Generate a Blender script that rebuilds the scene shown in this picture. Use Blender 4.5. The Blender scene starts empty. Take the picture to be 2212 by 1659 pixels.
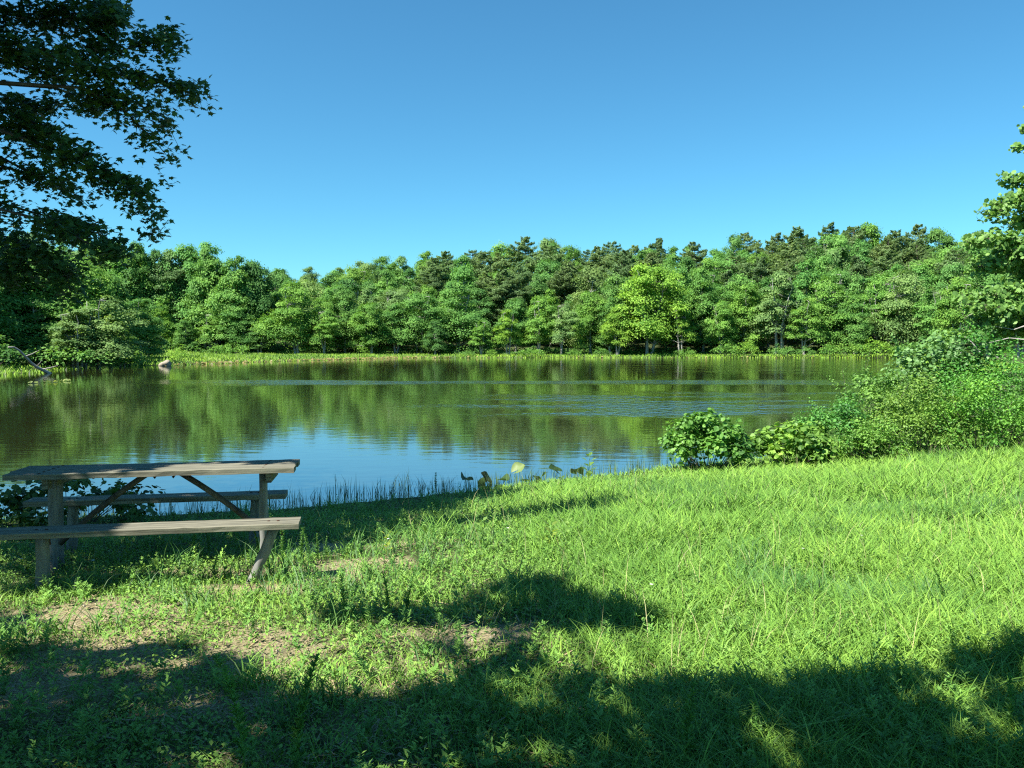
import bpy, math, random
import numpy as np
R = math.radians
sc = bpy.context.scene
COL = sc.collection

# ------------------------------------------------------------------ camera, sky, sun, exposure
CAM_H, F_PX, W_PX, CX, CY = 2.3, 1756.0, 2212.0, 1106.0, 829.5
PITCH = R(3.08)
cam = bpy.data.cameras.new('camera'); cam_o = bpy.data.objects.new('camera', cam); COL.objects.link(cam_o)
cam.sensor_width = 36; cam.lens = 36 * F_PX / W_PX; cam.clip_start = 0.05; cam.clip_end = 3000
cam_o.location = (0, 0, CAM_H); cam_o.rotation_euler = (math.pi / 2 - PITCH, 0, 0)
sc.camera = cam_o

SUN = np.array((-0.51, -0.34, 0.79)); SUN /= np.linalg.norm(SUN)
sun_el = math.asin(SUN[2]); sun_az = math.atan2(SUN[0], SUN[1])
world = bpy.data.worlds.new('World'); sc.world = world; world.use_nodes = True
nt = world.node_tree; nt.nodes.clear()
sky = nt.nodes.new('ShaderNodeTexSky'); sky.sky_type = 'NISHITA'; sky.sun_disc = False
sky.sun_elevation = sun_el; sky.sun_rotation = sun_az
sky.air_density = 1.0; sky.dust_density = 0.0; sky.ozone_density = 9.0; sky.altitude = 50
hs = nt.nodes.new('ShaderNodeMix'); hs.data_type = 'RGBA'; hs.blend_type = 'MULTIPLY'; hs.inputs[0].default_value = 1; hs.inputs[7].default_value = (0.60, 1.09, 1.02, 1)
bg = nt.nodes.new('ShaderNodeBackground'); bg.inputs['Strength'].default_value = 0.070
wo = nt.nodes.new('ShaderNodeOutputWorld')
nt.links.new(sky.outputs[0], hs.inputs[6]); nt.links.new(hs.outputs[2], bg.inputs[0]); nt.links.new(bg.outputs[0], wo.inputs[0])

sl = bpy.data.lights.new('sun', 'SUN'); sl.energy = 4.8; sl.angle = R(0.53); sl.color = (1.0, 0.96, 0.87)
so = bpy.data.objects.new('sun', sl); COL.objects.link(so); so.location = (-20, -14, 30)
from mathutils import Vector, Matrix
so.rotation_euler = Vector(SUN).to_track_quat('Z', 'Y').to_euler()

sc.view_settings.view_transform = 'Standard'; sc.view_settings.look = 'None'
sc.view_settings.exposure = 1.25; sc.view_settings.gamma = 1.0; sc.view_settings.use_curve_mapping = False
sc.render.engine = 'CYCLES'
sc.cycles.max_bounces = 6; sc.cycles.diffuse_bounces = 3; sc.cycles.glossy_bounces = 3; sc.cycles.transmission_bounces = 4
sc.cycles.caustics_reflective = False; sc.cycles.caustics_refractive = False
sc.cycles.use_denoising = False; sc.cycles.filter_width = 1.2

# ------------------------------------------------------------------ helpers
RNG = np.random.default_rng(7)
random.seed(7)

def at(px, py, d=None, z=None):
    """Point seen at a pixel, at depth d (metres ahead) or on height z."""
    u, v = (px - CX) / F_PX, (py - CY) / F_PX
    c, s = math.cos(PITCH), math.sin(PITCH)
    r = np.array((u, c - v * s, -s - v * c))
    t = d / r[1] if d is not None else (z - CAM_H) / r[2]
    return np.array((0, 0, CAM_H)) + r * t

def tag(o, label=None, cat=None, group=None, kind=None):
    if label: o['label'] = label
    if cat: o['category'] = cat
    if group: o['group'] = group
    if kind: o['kind'] = kind
    return o

def empty(name, loc, label, cat, group=None, rz=0.0, s=1.0):
    o = bpy.data.objects.new(name, None); COL.objects.link(o)
    o.empty_display_size = 0.2
    o.location = loc; o.rotation_euler = (0, 0, rz)
    o.scale = s if isinstance(s, tuple) else (s, s, s)
    return tag(o, label, cat, group)

class G:
    """Collects polygons with a per-vertex tint."""
    def __init__(self): self.v, self.f, self.t, self.n = [], [], [], 0
    def add(self, V, Fs, tint=0.5):
        V = np.asarray(V, float).reshape(-1, 3)
        self.v.append(V)
        self.t.append(np.full(len(V), tint) if np.isscalar(tint) else np.asarray(tint, float))
        for F in (Fs if isinstance(Fs, list) else [Fs]):
            self.f.append(np.asarray(F, np.int64) + self.n)
        self.n += len(V)
    def mesh(self, name, mat, smooth=False):
        me = bpy.data.meshes.new(name)
        V = np.concatenate(self.v); T = np.concatenate(self.t)
        tot = np.concatenate([np.full(len(F), F.shape[1]) for F in self.f]); li = np.concatenate([F.ravel() for F in self.f])
        st = np.concatenate(([0], np.cumsum(tot)[:-1]))
        me.vertices.add(len(V)); me.vertices.foreach_set('co', V.astype(np.float32).ravel())
        me.loops.add(len(li)); me.loops.foreach_set('vertex_index', li.astype(np.int32))
        me.polygons.add(len(tot)); me.polygons.foreach_set('loop_start', st.astype(np.int32))
        me.polygons.foreach_set('use_smooth', np.full(len(tot), smooth))
        a = me.attributes.new('tint', 'FLOAT', 'POINT'); a.data.foreach_set('value', T.astype(np.float32))
        me.update(calc_edges=True)
        me.materials.append(mat)
        return me
    def build(self, name, mat, parent=None, color=None, smooth=False):
        return link(name, self.mesh(name, mat, smooth), parent, color)

def link(name, me, parent=None, color=None):
    o = bpy.data.objects.new(name, me); COL.objects.link(o)
    if parent: o.parent = parent
    if color: o.color = (*color, 1)
    return o

def tube(g, pts, rad, sides=6, tint=0.5, cap=True):
    P = np.asarray(pts, float); n = len(P); rad = np.broadcast_to(np.asarray(rad, float), (n,))
    T = np.gradient(P, axis=0); T /= np.linalg.norm(T, axis=1)[:, None] + 1e-9
    ref = np.array((0.31, 0.95, 0.05)) if abs(T[0] @ np.array((0.31, 0.95, 0.05))) < 0.9 else np.array((1., 0, 0))
    A = np.cross(T, ref); A /= np.linalg.norm(A, axis=1)[:, None] + 1e-9
    B = np.cross(T, A)
    th = np.linspace(0, 2 * np.pi, sides, endpoint=False)
    V = P[:, None] + rad[:, None, None] * (np.cos(th)[None, :, None] * A[:, None] + np.sin(th)[None, :, None] * B[:, None])
    i, j = np.meshgrid(np.arange(n - 1), np.arange(sides), indexing='ij')
    k = (j + 1) % sides
    Fq = np.stack((i * sides + j, i * sides + k, (i + 1) * sides + k, (i + 1) * sides + j), -1).reshape(-1, 4)
    Fs = [Fq]
    if cap: Fs += [np.arange(sides)[None, ::-1], (np.arange(sides) + (n - 1) * sides)[None]]
    g.add(V.reshape(-1, 3), Fs, tint)

def frames(nrm, tip):
    nrm = nrm / (np.linalg.norm(nrm, axis=1)[:, None] + 1e-9)
    tip = tip - nrm * np.sum(tip * nrm, 1)[:, None]
    tip = tip / (np.linalg.norm(tip, axis=1)[:, None] + 1e-9)
    return np.cross(tip, nrm), tip, nrm

# leaf outlines: x across, y towards the tip, z bow
LEAF_DIAMOND = (np.array(((0, -.5, 0), (.36, 0, .06), (0, .55, 0), (-.36, 0, .06))), np.array(((0, 1, 2, 3),)))
LEAF_OVAL = (np.array(((0, -.5, 0), (.27, -.25, .05), (.33, .1, .07), (0, .55, -.06), (-.33, .1, .07), (-.27, -.25, .05))), np.array(((0, 1, 2, 3), (0, 3, 4, 5))))
LEAF_ROUND = (np.array(((0, -.48, -.02), (.36, -.3, .07), (.46, .08, .09), (.2, .42, .03), (0, .52, -.05), (-.2, .42, .03), (-.46, .08, .09), (-.36, -.3, .07))),
              np.array(((0, 1, 2, 3), (0, 3, 4, 5), (0, 5, 6, 7))))
_m = [(0, -.42), (.13, -.4), (.42, -.42), (.27, -.22), (.62, .08), (.3, .07), (.33, .24), (.15, .2), (0, .72),
      (-.15, .2), (-.33, .24), (-.3, .07), (-.62, .08), (-.27, -.22), (-.42, -.42), (-.13, -.4)]
LEAF_MAPLE = (np.array([(0, -.02, 0)] + [(x, y, -.16 * abs(x) - .1 * max(0, y - .2)) for x, y in _m]), np.array([(0, i + 1, (i + 1) % 16 + 1) for i in range(16)]))
_l = [(0, -.4), (.3, -.42), (.45, -.1), (.5, .22), (.28, .25), (.24, .5), (0, .42), (-.24, .5), (-.28, .25), (-.5, .22), (-.45, -.1), (-.3, -.42)]
LEAF_LOBED = (np.array([(0, 0, 0)] + [(x, y, -.14 * abs(x)) for x, y in _l]), np.array([(0, i + 1, (i + 1) % 12 + 1) for i in range(12)]))

def leaves(g, pos, nrm, tip, size, shape=LEAF_DIAMOND, tint=None):
    X, Y, Z = frames(nrm, tip)
    n = len(pos); size = np.broadcast_to(np.asarray(size, float), (n,))
    L, Fc = shape; m = len(L)
    V = pos[:, None] + size[:, None, None] * (L[None, :, 0:1] * X[:, None] + L[None, :, 1:2] * Y[:, None] + L[None, :, 2:3] * Z[:, None])
    Fa = (Fc[None] + (np.arange(n) * m)[:, None, None]).reshape(-1, Fc.shape[1])
    if tint is None: tint = RNG.random(n)
    g.add(V.reshape(-1, 3), Fa, np.repeat(tint, m))

def unit(n, rng=RNG):
    v = rng.normal(size=(n, 3)); return v / np.linalg.norm(v, axis=1)[:, None]

def noise2(x, y, s=1.0, seed=0):
    r = np.random.default_rng(100 + seed); out = 0 * np.asarray(x, float)
    for k in range(9):
        a = r.random() * 6.283; f = s * (0.5 + 1.6 * r.random()); p = r.random() * 6.283
        out = out + np.sin((x * math.cos(a) + y * math.sin(a)) * f + p + 1.3 * np.sin((y * math.cos(a) - x * math.sin(a)) * f * 0.6 + p * 2))
    return out / 5.0
def sst(a, b, x):
    t = np.clip((x - a) / (b - a), 0, 1); return t * t * (3 - 2 * t)

# ------------------------------------------------------------------ materials
def nodes(name):
    m = bpy.data.materials.new(name); m.use_nodes = True; n = m.node_tree; n.nodes.clear()
    return m, n, n.nodes.new, n.links.new
def leaf_material(name, trans=0.34, rough=0.5, spec=0.35, warm=(1.12, 1.12, 0.6), spread=0.5, upward=0.0, hue=(0.515, 0.482)):
    m, n, N, L = nodes(name)
    oi = N('ShaderNodeObjectInfo'); at_ = N('ShaderNodeAttribute'); at_.attribute_name = 'tint'
    mr = N('ShaderNodeMapRange'); mr.inputs['To Min'].default_value = 1 - spread; mr.inputs['To Max'].default_value = 1 + spread
    L(at_.outputs['Fac'], mr.inputs['Value'])
    mh = N('ShaderNodeMapRange'); mh.inputs['To Min'].default_value = hue[0]; mh.inputs['To Max'].default_value = hue[1]
    L(at_.outputs['Fac'], mh.inputs['Value'])
    hv = N('ShaderNodeHueSaturation'); L(oi.outputs['Color'], hv.inputs['Color']); L(mr.outputs[0], hv.inputs['Value']); L(mh.outputs[0], hv.inputs['Hue'])
    p = N('ShaderNodeBsdfPrincipled'); p.inputs['Roughness'].default_value = rough; p.inputs['Specular IOR Level'].default_value = spec
    L(hv.outputs[0], p.inputs['Base Color'])
    if upward > 0:   # shading normals tilted skyward, so foliage renders brighter and more even
        ge = N('ShaderNodeNewGeometry'); sc_ = N('ShaderNodeVectorMath'); sc_.operation = 'SCALE'; sc_.inputs['Scale'].default_value = 1 - upward; L(ge.outputs['Normal'], sc_.inputs[0])
        ad = N('ShaderNodeVectorMath'); ad.operation = 'ADD'; ad.inputs[1].default_value = (0, 0, upward); L(sc_.outputs[0], ad.inputs[0])
        no = N('ShaderNodeVectorMath'); no.operation = 'NORMALIZE'; L(ad.outputs[0], no.inputs[0]); L(no.outputs[0], p.inputs['Normal'])
    mu = N('ShaderNodeMix'); mu.data_type = 'RGBA'; mu.blend_type = 'MULTIPLY'; mu.inputs[0].default_value = 1
    L(hv.outputs[0], mu.inputs[6]); mu.inputs[7].default_value = (*warm, 1)
    tr = N('ShaderNodeBsdfTranslucent'); L(mu.outputs[2], tr.inputs['Color'])
    mx = N('ShaderNodeMixShader'); mx.inputs[0].default_value = trans
    L(p.outputs[0], mx.inputs[1]); L(tr.outputs[0], mx.inputs[2])
    o = N('ShaderNodeOutputMaterial'); L(mx.outputs[0], o.inputs[0])
    return m
def noisy_material(name, c0, c1, scale=(8, 8, 8), rough=0.85, bump=0.3, detail=6, spec=0.2, dist=0.02):
    m, n, N, L = nodes(name)
    tc = N('ShaderNodeTexCoord'); mp = N('ShaderNodeMapping'); mp.inputs['Scale'].default_value = scale
    L(tc.outputs['Object'], mp.inputs[0])
    no = N('ShaderNodeTexNoise'); no.inputs['Scale'].default_value = 1; no.inputs['Detail'].default_value = detail; no.inputs['Roughness'].default_value = 0.65
    L(mp.outputs[0], no.inputs['Vector'])
    cr = N('ShaderNodeValToRGB'); cr.color_ramp.elements[0].color = (*c0, 1); cr.color_ramp.elements[1].color = (*c1, 1)
    cr.color_ramp.elements[0].position = 0.32; cr.color_ramp.elements[1].position = 0.68
    L(no.outputs['Fac'], cr.inputs[0])
    p = N('ShaderNodeBsdfPrincipled'); p.inputs['Roughness'].default_value = rough; p.inputs['Specular IOR Level'].default_value = spec
    L(cr.outputs[0], p.inputs['Base Color'])
    b = N('ShaderNodeBump'); b.inputs['Strength'].default_value = bump; b.inputs['Distance'].default_value = dist
    L(no.outputs['Fac'], b.inputs['Height']); L(b.outputs[0], p.inputs['Normal'])
    o = N('ShaderNodeOutputMaterial'); L(p.outputs[0], o.inputs[0])
    return m

M_LEAF = leaf_material('leaf'); M_FAR = leaf_material('far_leaf', trans=0.42, spread=0.36, rough=0.6, spec=0.2, upward=0.38)
M_GRASS = leaf_material('grass_blade', trans=0.25, spread=0.5, spec=0.25, upward=0.48, hue=(0.52, 0.475))
M_BARK = noisy_material('pale_bark', (0.20, 0.18, 0.15), (0.48, 0.46, 0.41), (6, 6, 2))
M_DARKBARK = noisy_material('dark_bark', (0.05, 0.042, 0.035), (0.15, 0.13, 0.11), (9, 9, 2))
M_DEAD = noisy_material('dead_wood', (0.25, 0.23, 0.20), (0.5, 0.47, 0.42), (9, 9, 9))
M_WOOD = noisy_material('weathered_wood', (0.06, 0.057, 0.045), (0.29, 0.275, 0.20), (1.3, 38, 38), bump=0.7, dist=0.008, detail=9)
M_POST = noisy_material('grey_post_wood', (0.14, 0.137, 0.122), (0.28, 0.28, 0.26), (22, 22, 3), bump=0.3, dist=0.006)
M_IRON = noisy_material('rusty_iron', (0.03, 0.02, 0.015), (0.10, 0.05, 0.03), (60, 60, 60), rough=0.7, bump=0.1)
M_ROCK = noisy_material('pale_rock', (0.22, 0.19, 0.15), (0.46, 0.40, 0.31), (2.5, 2.5, 2.5), bump=0.5, dist=0.08)
M_STEM = leaf_material('green_stem', trans=0.05)
M_PETAL = noisy_material('white_petal', (0.72, 0.72, 0.7), (0.8, 0.8, 0.78), (30, 30, 30), bump=0.0)

# ------------------------------------------------------------------ lake outline and ground heights
SHORE = np.array([(-6.6, 10.4), (-4.9, 10.6), (-3.0, 11.1), (-0.75, 12.3), (0.7, 13.2), (2.7, 14.4), (5.0, 15.9), (8.0, 19.5), (13, 30), (22, 47), (36, 73), (47, 97), (51, 105),
                  (38, 106.5), (20, 106), (5, 107), (-15, 105), (-21, 96), (-26, 87), (-30, 79), (-31.3, 73.2), (-34, 74), (-41, 78), (-46, 78), (-43, 71), (-38, 66), (-34.5, 64.5), (-36, 61),
                  (-33.5, 57), (-33.5, 50), (-36, 38), (-30, 24), (-20, 14.5), (-12, 11)])
def shore_sd(x, y):
    """Signed distance to the shoreline, positive on land."""
    x = np.asarray(x, float); y = np.asarray(y, float)
    d = np.full(x.shape, 1e9); inside = np.zeros(x.shape, bool)
    for (x0, y0), (x1, y1) in zip(SHORE, np.roll(SHORE, -1, 0)):
        dx, dy = x1 - x0, y1 - y0
        t = np.clip(((x - x0) * dx + (y - y0) * dy) / (dx * dx + dy * dy), 0, 1)
        d = np.minimum(d, np.hypot(x - x0 - t * dx, y - y0 - t * dy))
        c = ((y0 > y) != (y1 > y)) & (x < (x1 - x0) * (y - y0) / ((y1 - y0) if y1 != y0 else 1e-9) + x0)
        inside ^= c
    return np.where(inside, -d, d)
def ground_z(x, y):
    x = np.asarray(x, float); y = np.asarray(y, float)
    s = shore_sd(x, y)
    land = 0.72 * (1 - np.exp(-(np.maximum(s, 0) / 5.3) ** 1.35))
    far = sst(40, 70, y)
    marsh = 0.30 * (1 - np.exp(-np.maximum(s, 0) / 2.0))
    land = land * (1 - far) + marsh * far
    land = land + far * 11.0 * sst(113, 180, y) + far * 5.0 * sst(-35, -80, x) * sst(5, 40, s)
    land = land + 2.2 * sst(20, 60, -x) * sst(1, 14, s) * (1 - far)
    near = 1 - sst(18, 40, np.hypot(x, y - 5))
    land = land + near * sst(0, 2.0, s) * (0.03 * noise2(x, y, 1.3, 1) + 0.012 * noise2(x, y, 5.0, 2))
    return np.where(s > 0, land, np.maximum(-1.6, s * 0.22))
def gz(x, y): return float(ground_z(np.array([x]), np.array([y]))[0])
def gat(px, py):
    """Where a pixel's line of sight meets the ground."""
    z = 0.4
    for _ in range(14):
        p = at(px, py, z=z); z = 0.5 * z + 0.5 * max(0, gz(p[0], p[1]))
    p = at(px, py, z=z); return np.array((p[0], p[1], gz(p[0], p[1])))

def bare(x, y):
    """How bare and sandy the bank is, 0 to 1."""
    b = np.zeros_like(np.asarray(x, float))
    for px, py, rx, ry, w in ((500, 1268, .5, .22, 1), (130, 1330, .75, .5, 1), (740, 1152, .7, .3, 1), (800, 1200, .55, .22, .9), (430, 1215, .8, .2, .8),
                              (620, 1205, .3, .2, .5), (330, 1420, .9, .5, .75), (620, 1440, .8, .35, .6), (760, 1230, .5, .2, .6), (1030, 1395, .6, .3, .55),
                              (200, 1500, .9, .4, .6), (1420, 1420, .5, .2, .45), (1640, 1395, .4, .2, .45), (560, 1560, .8, .3, .5)):
        p = BARE_P.setdefault((px, py), at(px, py, z=0.48))
        b = np.maximum(b, w * np.exp(-(((x - p[0]) / rx) ** 2 + ((y - p[1]) / ry) ** 2)))
    return np.clip(b * (0.88 + 0.6 * noise2(x, y, 4.5, 5)), 0, 1)
BARE_P = {}

def worn(x, y):
    return .32 * sst(5.4, 3.9, y) * sst(1.6, -.6, x) * (1 + .5 * noise2(x, y, 2.2, 81))
def build_ground():
    n = 231; k = 6.0; A = 3.0
    u = np.linspace(-1, 1, n)
    gx = A * np.sinh(k * u); gy = 6 + A * np.sinh(k * u)
    X, Y = np.meshgrid(gx, gy, indexing='ij'); Z = ground_z(X, Y)
    i, j = np.meshgrid(np.arange(n - 1), np.arange(n - 1), indexing='ij')
    Fq = np.stack((i * n + j, (i + 1) * n + j, (i + 1) * n + j + 1, i * n + j + 1), -1).reshape(-1, 4)
    g = G(); g.add(np.stack((X, Y, Z), -1).reshape(-1, 3), Fq, np.maximum(bare(X.ravel(), Y.ravel()), .75 * worn(X.ravel(), Y.ravel()) * (np.abs(X.ravel()) < 9) * (Y.ravel() > -8)))
    m, nn, N, L = nodes('earth')
    tc = N('ShaderNodeTexCoord'); a = N('ShaderNodeAttribute'); a.attribute_name = 'tint'
    n1 = N('ShaderNodeTexNoise'); n1.inputs['Scale'].default_value = 3.0; n1.inputs['Detail'].default_value = 8; L(tc.outputs['Object'], n1.inputs['Vector'])
    n2 = N('ShaderNodeTexNoise'); n2.inputs['Scale'].default_value = 60; n2.inputs['Detail'].default_value = 5; L(tc.outputs['Object'], n2.inputs['Vector'])
    soil = N('ShaderNodeValToRGB'); e = soil.color_ramp.elements
    e[0].position, e[0].color = 0.3, (0.045, 0.06, 0.022, 1); e[1].position, e[1].color = 0.7, (0.075, 0.095, 0.036, 1); L(n1.outputs['Fac'], soil.inputs[0])
    sand = N('ShaderNodeValToRGB'); e = sand.color_ramp.elements
    e[0].position, e[0].color = 0.35, (0.17, 0.14, 0.078, 1); e[1].position, e[1].color = 0.65, (0.35, 0.305, 0.18, 1); L(n2.outputs['Fac'], sand.inputs[0])
    ad = N('ShaderNodeMath'); ad.operation = 'MULTIPLY_ADD'; L(n1.outputs['Fac'], ad.inputs[0]); ad.inputs[1].default_value = 0.8; L(a.outputs['Fac'], ad.inputs[2])
    st = N('ShaderNodeMapRange'); st.interpolation_type = 'SMOOTHSTEP'; st.inputs['From Min'].default_value = 0.55; st.inputs['From Max'].default_value = 0.85; L(ad.outputs[0], st.inputs['Value'])
    mx = N('ShaderNodeMix'); mx.data_type = 'RGBA'; L(st.outputs[0], mx.inputs[0]); L(soil.outputs[0], mx.inputs[6]); L(sand.outputs[0], mx.inputs[7])
    p = N('ShaderNodeBsdfPrincipled'); p.inputs['Roughness'].default_value = 0.95; p.inputs['Specular IOR Level'].default_value = 0.1; L(mx.outputs[2], p.inputs['Base Color'])
    b = N('ShaderNodeBump'); b.inputs['Strength'].default_value = 0.6; b.inputs['Distance'].default_value = 0.02; L(n2.outputs['Fac'], b.inputs['Height']); L(b.outputs[0], p.inputs['Normal'])
    o = N('ShaderNodeOutputMaterial'); L(p.outputs[0], o.inputs[0])
    tag(g.build('ground', m, smooth=True), kind='structure')
build_ground()

def build_water():
    g = G(); xs = np.linspace(-110, 110, 23); ys = np.linspace(7, 150, 16)
    X, Y = np.meshgrid(xs, ys, indexing='ij'); i, j = np.meshgrid(np.arange(22), np.arange(15), indexing='ij')
    Fq = np.stack((i * 16 + j, (i + 1) * 16 + j, (i + 1) * 16 + j + 1, i * 16 + j + 1), -1).reshape(-1, 4)
    g.add(np.stack((X, Y, 0 * X), -1).reshape(-1, 3), Fq)
    m, nn, N, L = nodes('lake_water')
    tc = N('ShaderNodeTexCoord')
    def noise(scale, sc3, detail=2):
        mp = N('ShaderNodeMapping'); mp.inputs['Scale'].default_value = sc3; L(tc.outputs['Object'], mp.inputs[0])
        t = N('ShaderNodeTexNoise'); t.inputs['Scale'].default_value = scale; t.inputs['Detail'].default_value = detail; L(mp.outputs[0], t.inputs['Vector']); return t.outputs['Fac']
    def math_(op, a, b=None, c=None):
        t = N('ShaderNodeMath'); t.operation = op
        for k, q in enumerate((a, b, c)):
            if q is None: continue
            if isinstance(q, (int, float)): t.inputs[k].default_value = q
            else: L(q, t.inputs[k])
        return t.outputs[0]
    def ramp(v, a, b, lo=0., hi=1.):
        t = N('ShaderNodeMapRange'); t.interpolation_type = 'SMOOTHSTEP'
        t.inputs['From Min'].default_value = a; t.inputs['From Max'].default_value = b; t.inputs['To Min'].default_value = lo; t.inputs['To Max'].default_value = hi
        L(v, t.inputs['Value']); return t.outputs[0]
    sep = N('ShaderNodeSeparateXYZ'); L(tc.outputs['Object'], sep.inputs[0]); x, y = sep.outputs[0], sep.outputs[1]
    warp = noise(1, (0.05, 0.10, 1), 3)
    yw = math_('ADD', y, math_('MULTIPLY_ADD', warp, 9.0, -4.5))
    # a narrow cat's-paw across the lake, a broad ruffled patch on the right, a faint one far right
    b1 = math_('MULTIPLY', ramp(yw, 41, 43), ramp(yw, 47.5, 46)); b1 = math_('MULTIPLY', b1, ramp(x, -24, -12)); b1 = math_('MULTIPLY', b1, ramp(x, 30, 10))
    b2 = math_('MULTIPLY', ramp(yw, 23, 26), ramp(yw, 38, 33)); b2 = math_('MULTIPLY', b2, ramp(math_('SUBTRACT', x, math_('MULTIPLY', yw, 0.02)), -7, 3))
    b3 = math_('MULTIPLY', ramp(yw, 55, 62), ramp(x, 4, 22))
    patch = noise(1, (0.12, 0.55, 1), 3); patch = ramp(patch, 0.40, 0.62, 0.15, 1.0)
    ruf = math_('MAXIMUM', b1, math_('MULTIPLY', math_('MAXIMUM', b2, math_('MULTIPLY', b3, 0.7)), patch))
    w1 = noise(1, (1.1, 3.2, 1), 2); w2 = noise(1, (3.4, 1.9, 1), 5)
    b_calm = N('ShaderNodeBump'); b_calm.inputs['Distance'].default_value = 0.05; L(w1, b_calm.inputs['Height'])
    L(ramp(y, 14, 60, 0.05, 0.085), b_calm.inputs['Strength'])
    b_ruf = N('ShaderNodeBump'); b_ruf.inputs['Distance'].default_value = 0.16; L(w2, b_ruf.inputs['Height'])
    L(math_('MULTIPLY_ADD', ruf, 0.42, 0.007), b_ruf.inputs['Strength']); L(b_calm.outputs[0], b_ruf.inputs['Normal'])
    p = N('ShaderNodeBsdfPrincipled'); p.inputs['Base Color'].default_value = (0.026, 0.030, 0.010, 1); p.inputs['Roughness'].default_value = 0.05; p.inputs['IOR'].default_value = 1.8
    L(b_ruf.outputs[0], p.inputs['Normal'])
    gl = N('ShaderNodeBsdfGlossy'); gl.inputs['Roughness'].default_value = 0.055; gl.inputs['Color'].default_value = (0.92, 0.95, 0.95, 1); L(b_ruf.outputs[0], gl.inputs['Normal'])
    ms = N('ShaderNodeMixShader'); ms.inputs[0].default_value = 0.36; L(p.outputs[0], ms.inputs[1]); L(gl.outputs[0], ms.inputs[2])
    o = N('ShaderNodeOutputMaterial'); L(ms.outputs[0], o.inputs[0])
    tag(g.build('lake_water', m), kind='structure')
build_water()

# ------------------------------------------------------------------ tree kinds (far trees share these meshes)
def crown_profile(t, r, top):  # t 0 at crown base, 1 at top
    return r * np.clip(1.22 * (t + 0.16) ** 0.36 * (1 - t * 0.97) ** top + 0.03, 0.05, 1.1)
def broadleaf(seed, h=12., r=3.4, base=0.12, stems=1, ncl=92, npc=230, leaf=0.235, top=0.6, flat=0.85, lean=0.0, mat=M_FAR, bark=M_BARK):
    rng = np.random.default_rng(seed); gt, gc = G(), G()
    tops = []
    for s in range(stems):
        a = rng.random() * 6.28; sp = 0.0 if stems == 1 else r * 0.42
        P = np.array([(lean * h * q * q + 0.25 * math.cos(a) * (stems > 1) + math.cos(a) * sp * q ** 1.3 + rng.normal() * 0.10, 0.25 * math.sin(a) * (stems > 1) + math.sin(a) * sp * q ** 1.3 + rng.normal() * 0.10, h * 0.9 * q - 0.3 * (q == 0)) for q in np.linspace(0, 1, 9)])
        tube(gt, P, np.linspace(0.17 if stems > 1 else 0.22, 0.03, 9), 6); tops.append(P)
    nl = 5 + int(rng.random() * 3); la = rng.random() * 6.28
    lobes = [(0.0, 0.0, 1.0, 0.74)] + [(0.52 * math.cos(la + 6.283 * q / nl + rng.normal() * .3), 0.52 * math.sin(la + 6.283 * q / nl + rng.normal() * .3), 0.62 + 0.30 * rng.random(), 0.52 + 0.16 * rng.random()) for q in range(nl)]
    for c in range(ncl):
        lb = lobes[0] if c % 3 == 0 else lobes[1 + c % nl]
        t = rng.random() ** 0.8; a = c * 2.39996 + rng.normal() * 0.5
        rr = crown_profile(t, r * lb[3], top) * (0.45 + 0.55 * math.sqrt(rng.random())) * (0.8 + 0.36 * rng.random())
        z = h * (base + (0.965 * lb[2] - base) * t)
        cx = lean * h * (z / h) ** 2 + rr * math.cos(a) + lb[0] * r; cy = rr * math.sin(a) + lb[1] * r
        rc = r * (0.17 + 0.16 * rng.random()) * (1.0 - 0.3 * t)
        P = tops[c % stems]; k = int(np.clip(np.searchsorted(P[:, 2], z - 0.55 * math.hypot(cx, cy) - 0.3), 1, 8))
        if c % 2 == 0:
            q0 = P[k]; q1 = np.array((cx, cy, z)); tube(gt, [q0, q0 * 0.5 + q1 * 0.5 + (0, 0, 0.12 * rr), q1], [0.055, 0.035, 0.012], 4, cap=False)
        n = int(npc * (0.7 + 0.6 * rng.random()))
        d = unit(n, rng); d[:, 2] = np.abs(d[:, 2]) * np.where(rng.random(n) < 0.8, 1, -0.6)
        rad = rng.random(n) ** 0.4
        pos = np.array((cx, cy, z)) + d * rad[:, None] * np.array((rc, rc, rc * flat)) * (1.3 + 0.35 * rng.normal(size=n).clip(-1.5, 2))[:, None]
        pos[:, 2] -= 0.12 * (np.hypot(pos[:, 0] - cx, pos[:, 1] - cy)) ** 2 / rc
        nr = d * 0.7 + unit(n, rng) * 0.65 + np.array((0.5 * math.cos(a), 0.5 * math.sin(a), 0.45))
        tip = np.stack((d[:, 0], d[:, 1], -0.35 + 0 * d[:, 0]), 1) + unit(n, rng) * 0.4
        leaves(gc, pos, nr, tip, leaf * (0.6 + 0.7 * rng.random(n)), LEAF_DIAMOND, np.clip(0.5 + 0.22 * rng.normal() + 0.2 * rng.normal(size=n), 0, 1))
    return gt.mesh('trunk', bark), gc.mesh('crown', mat), h
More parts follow.
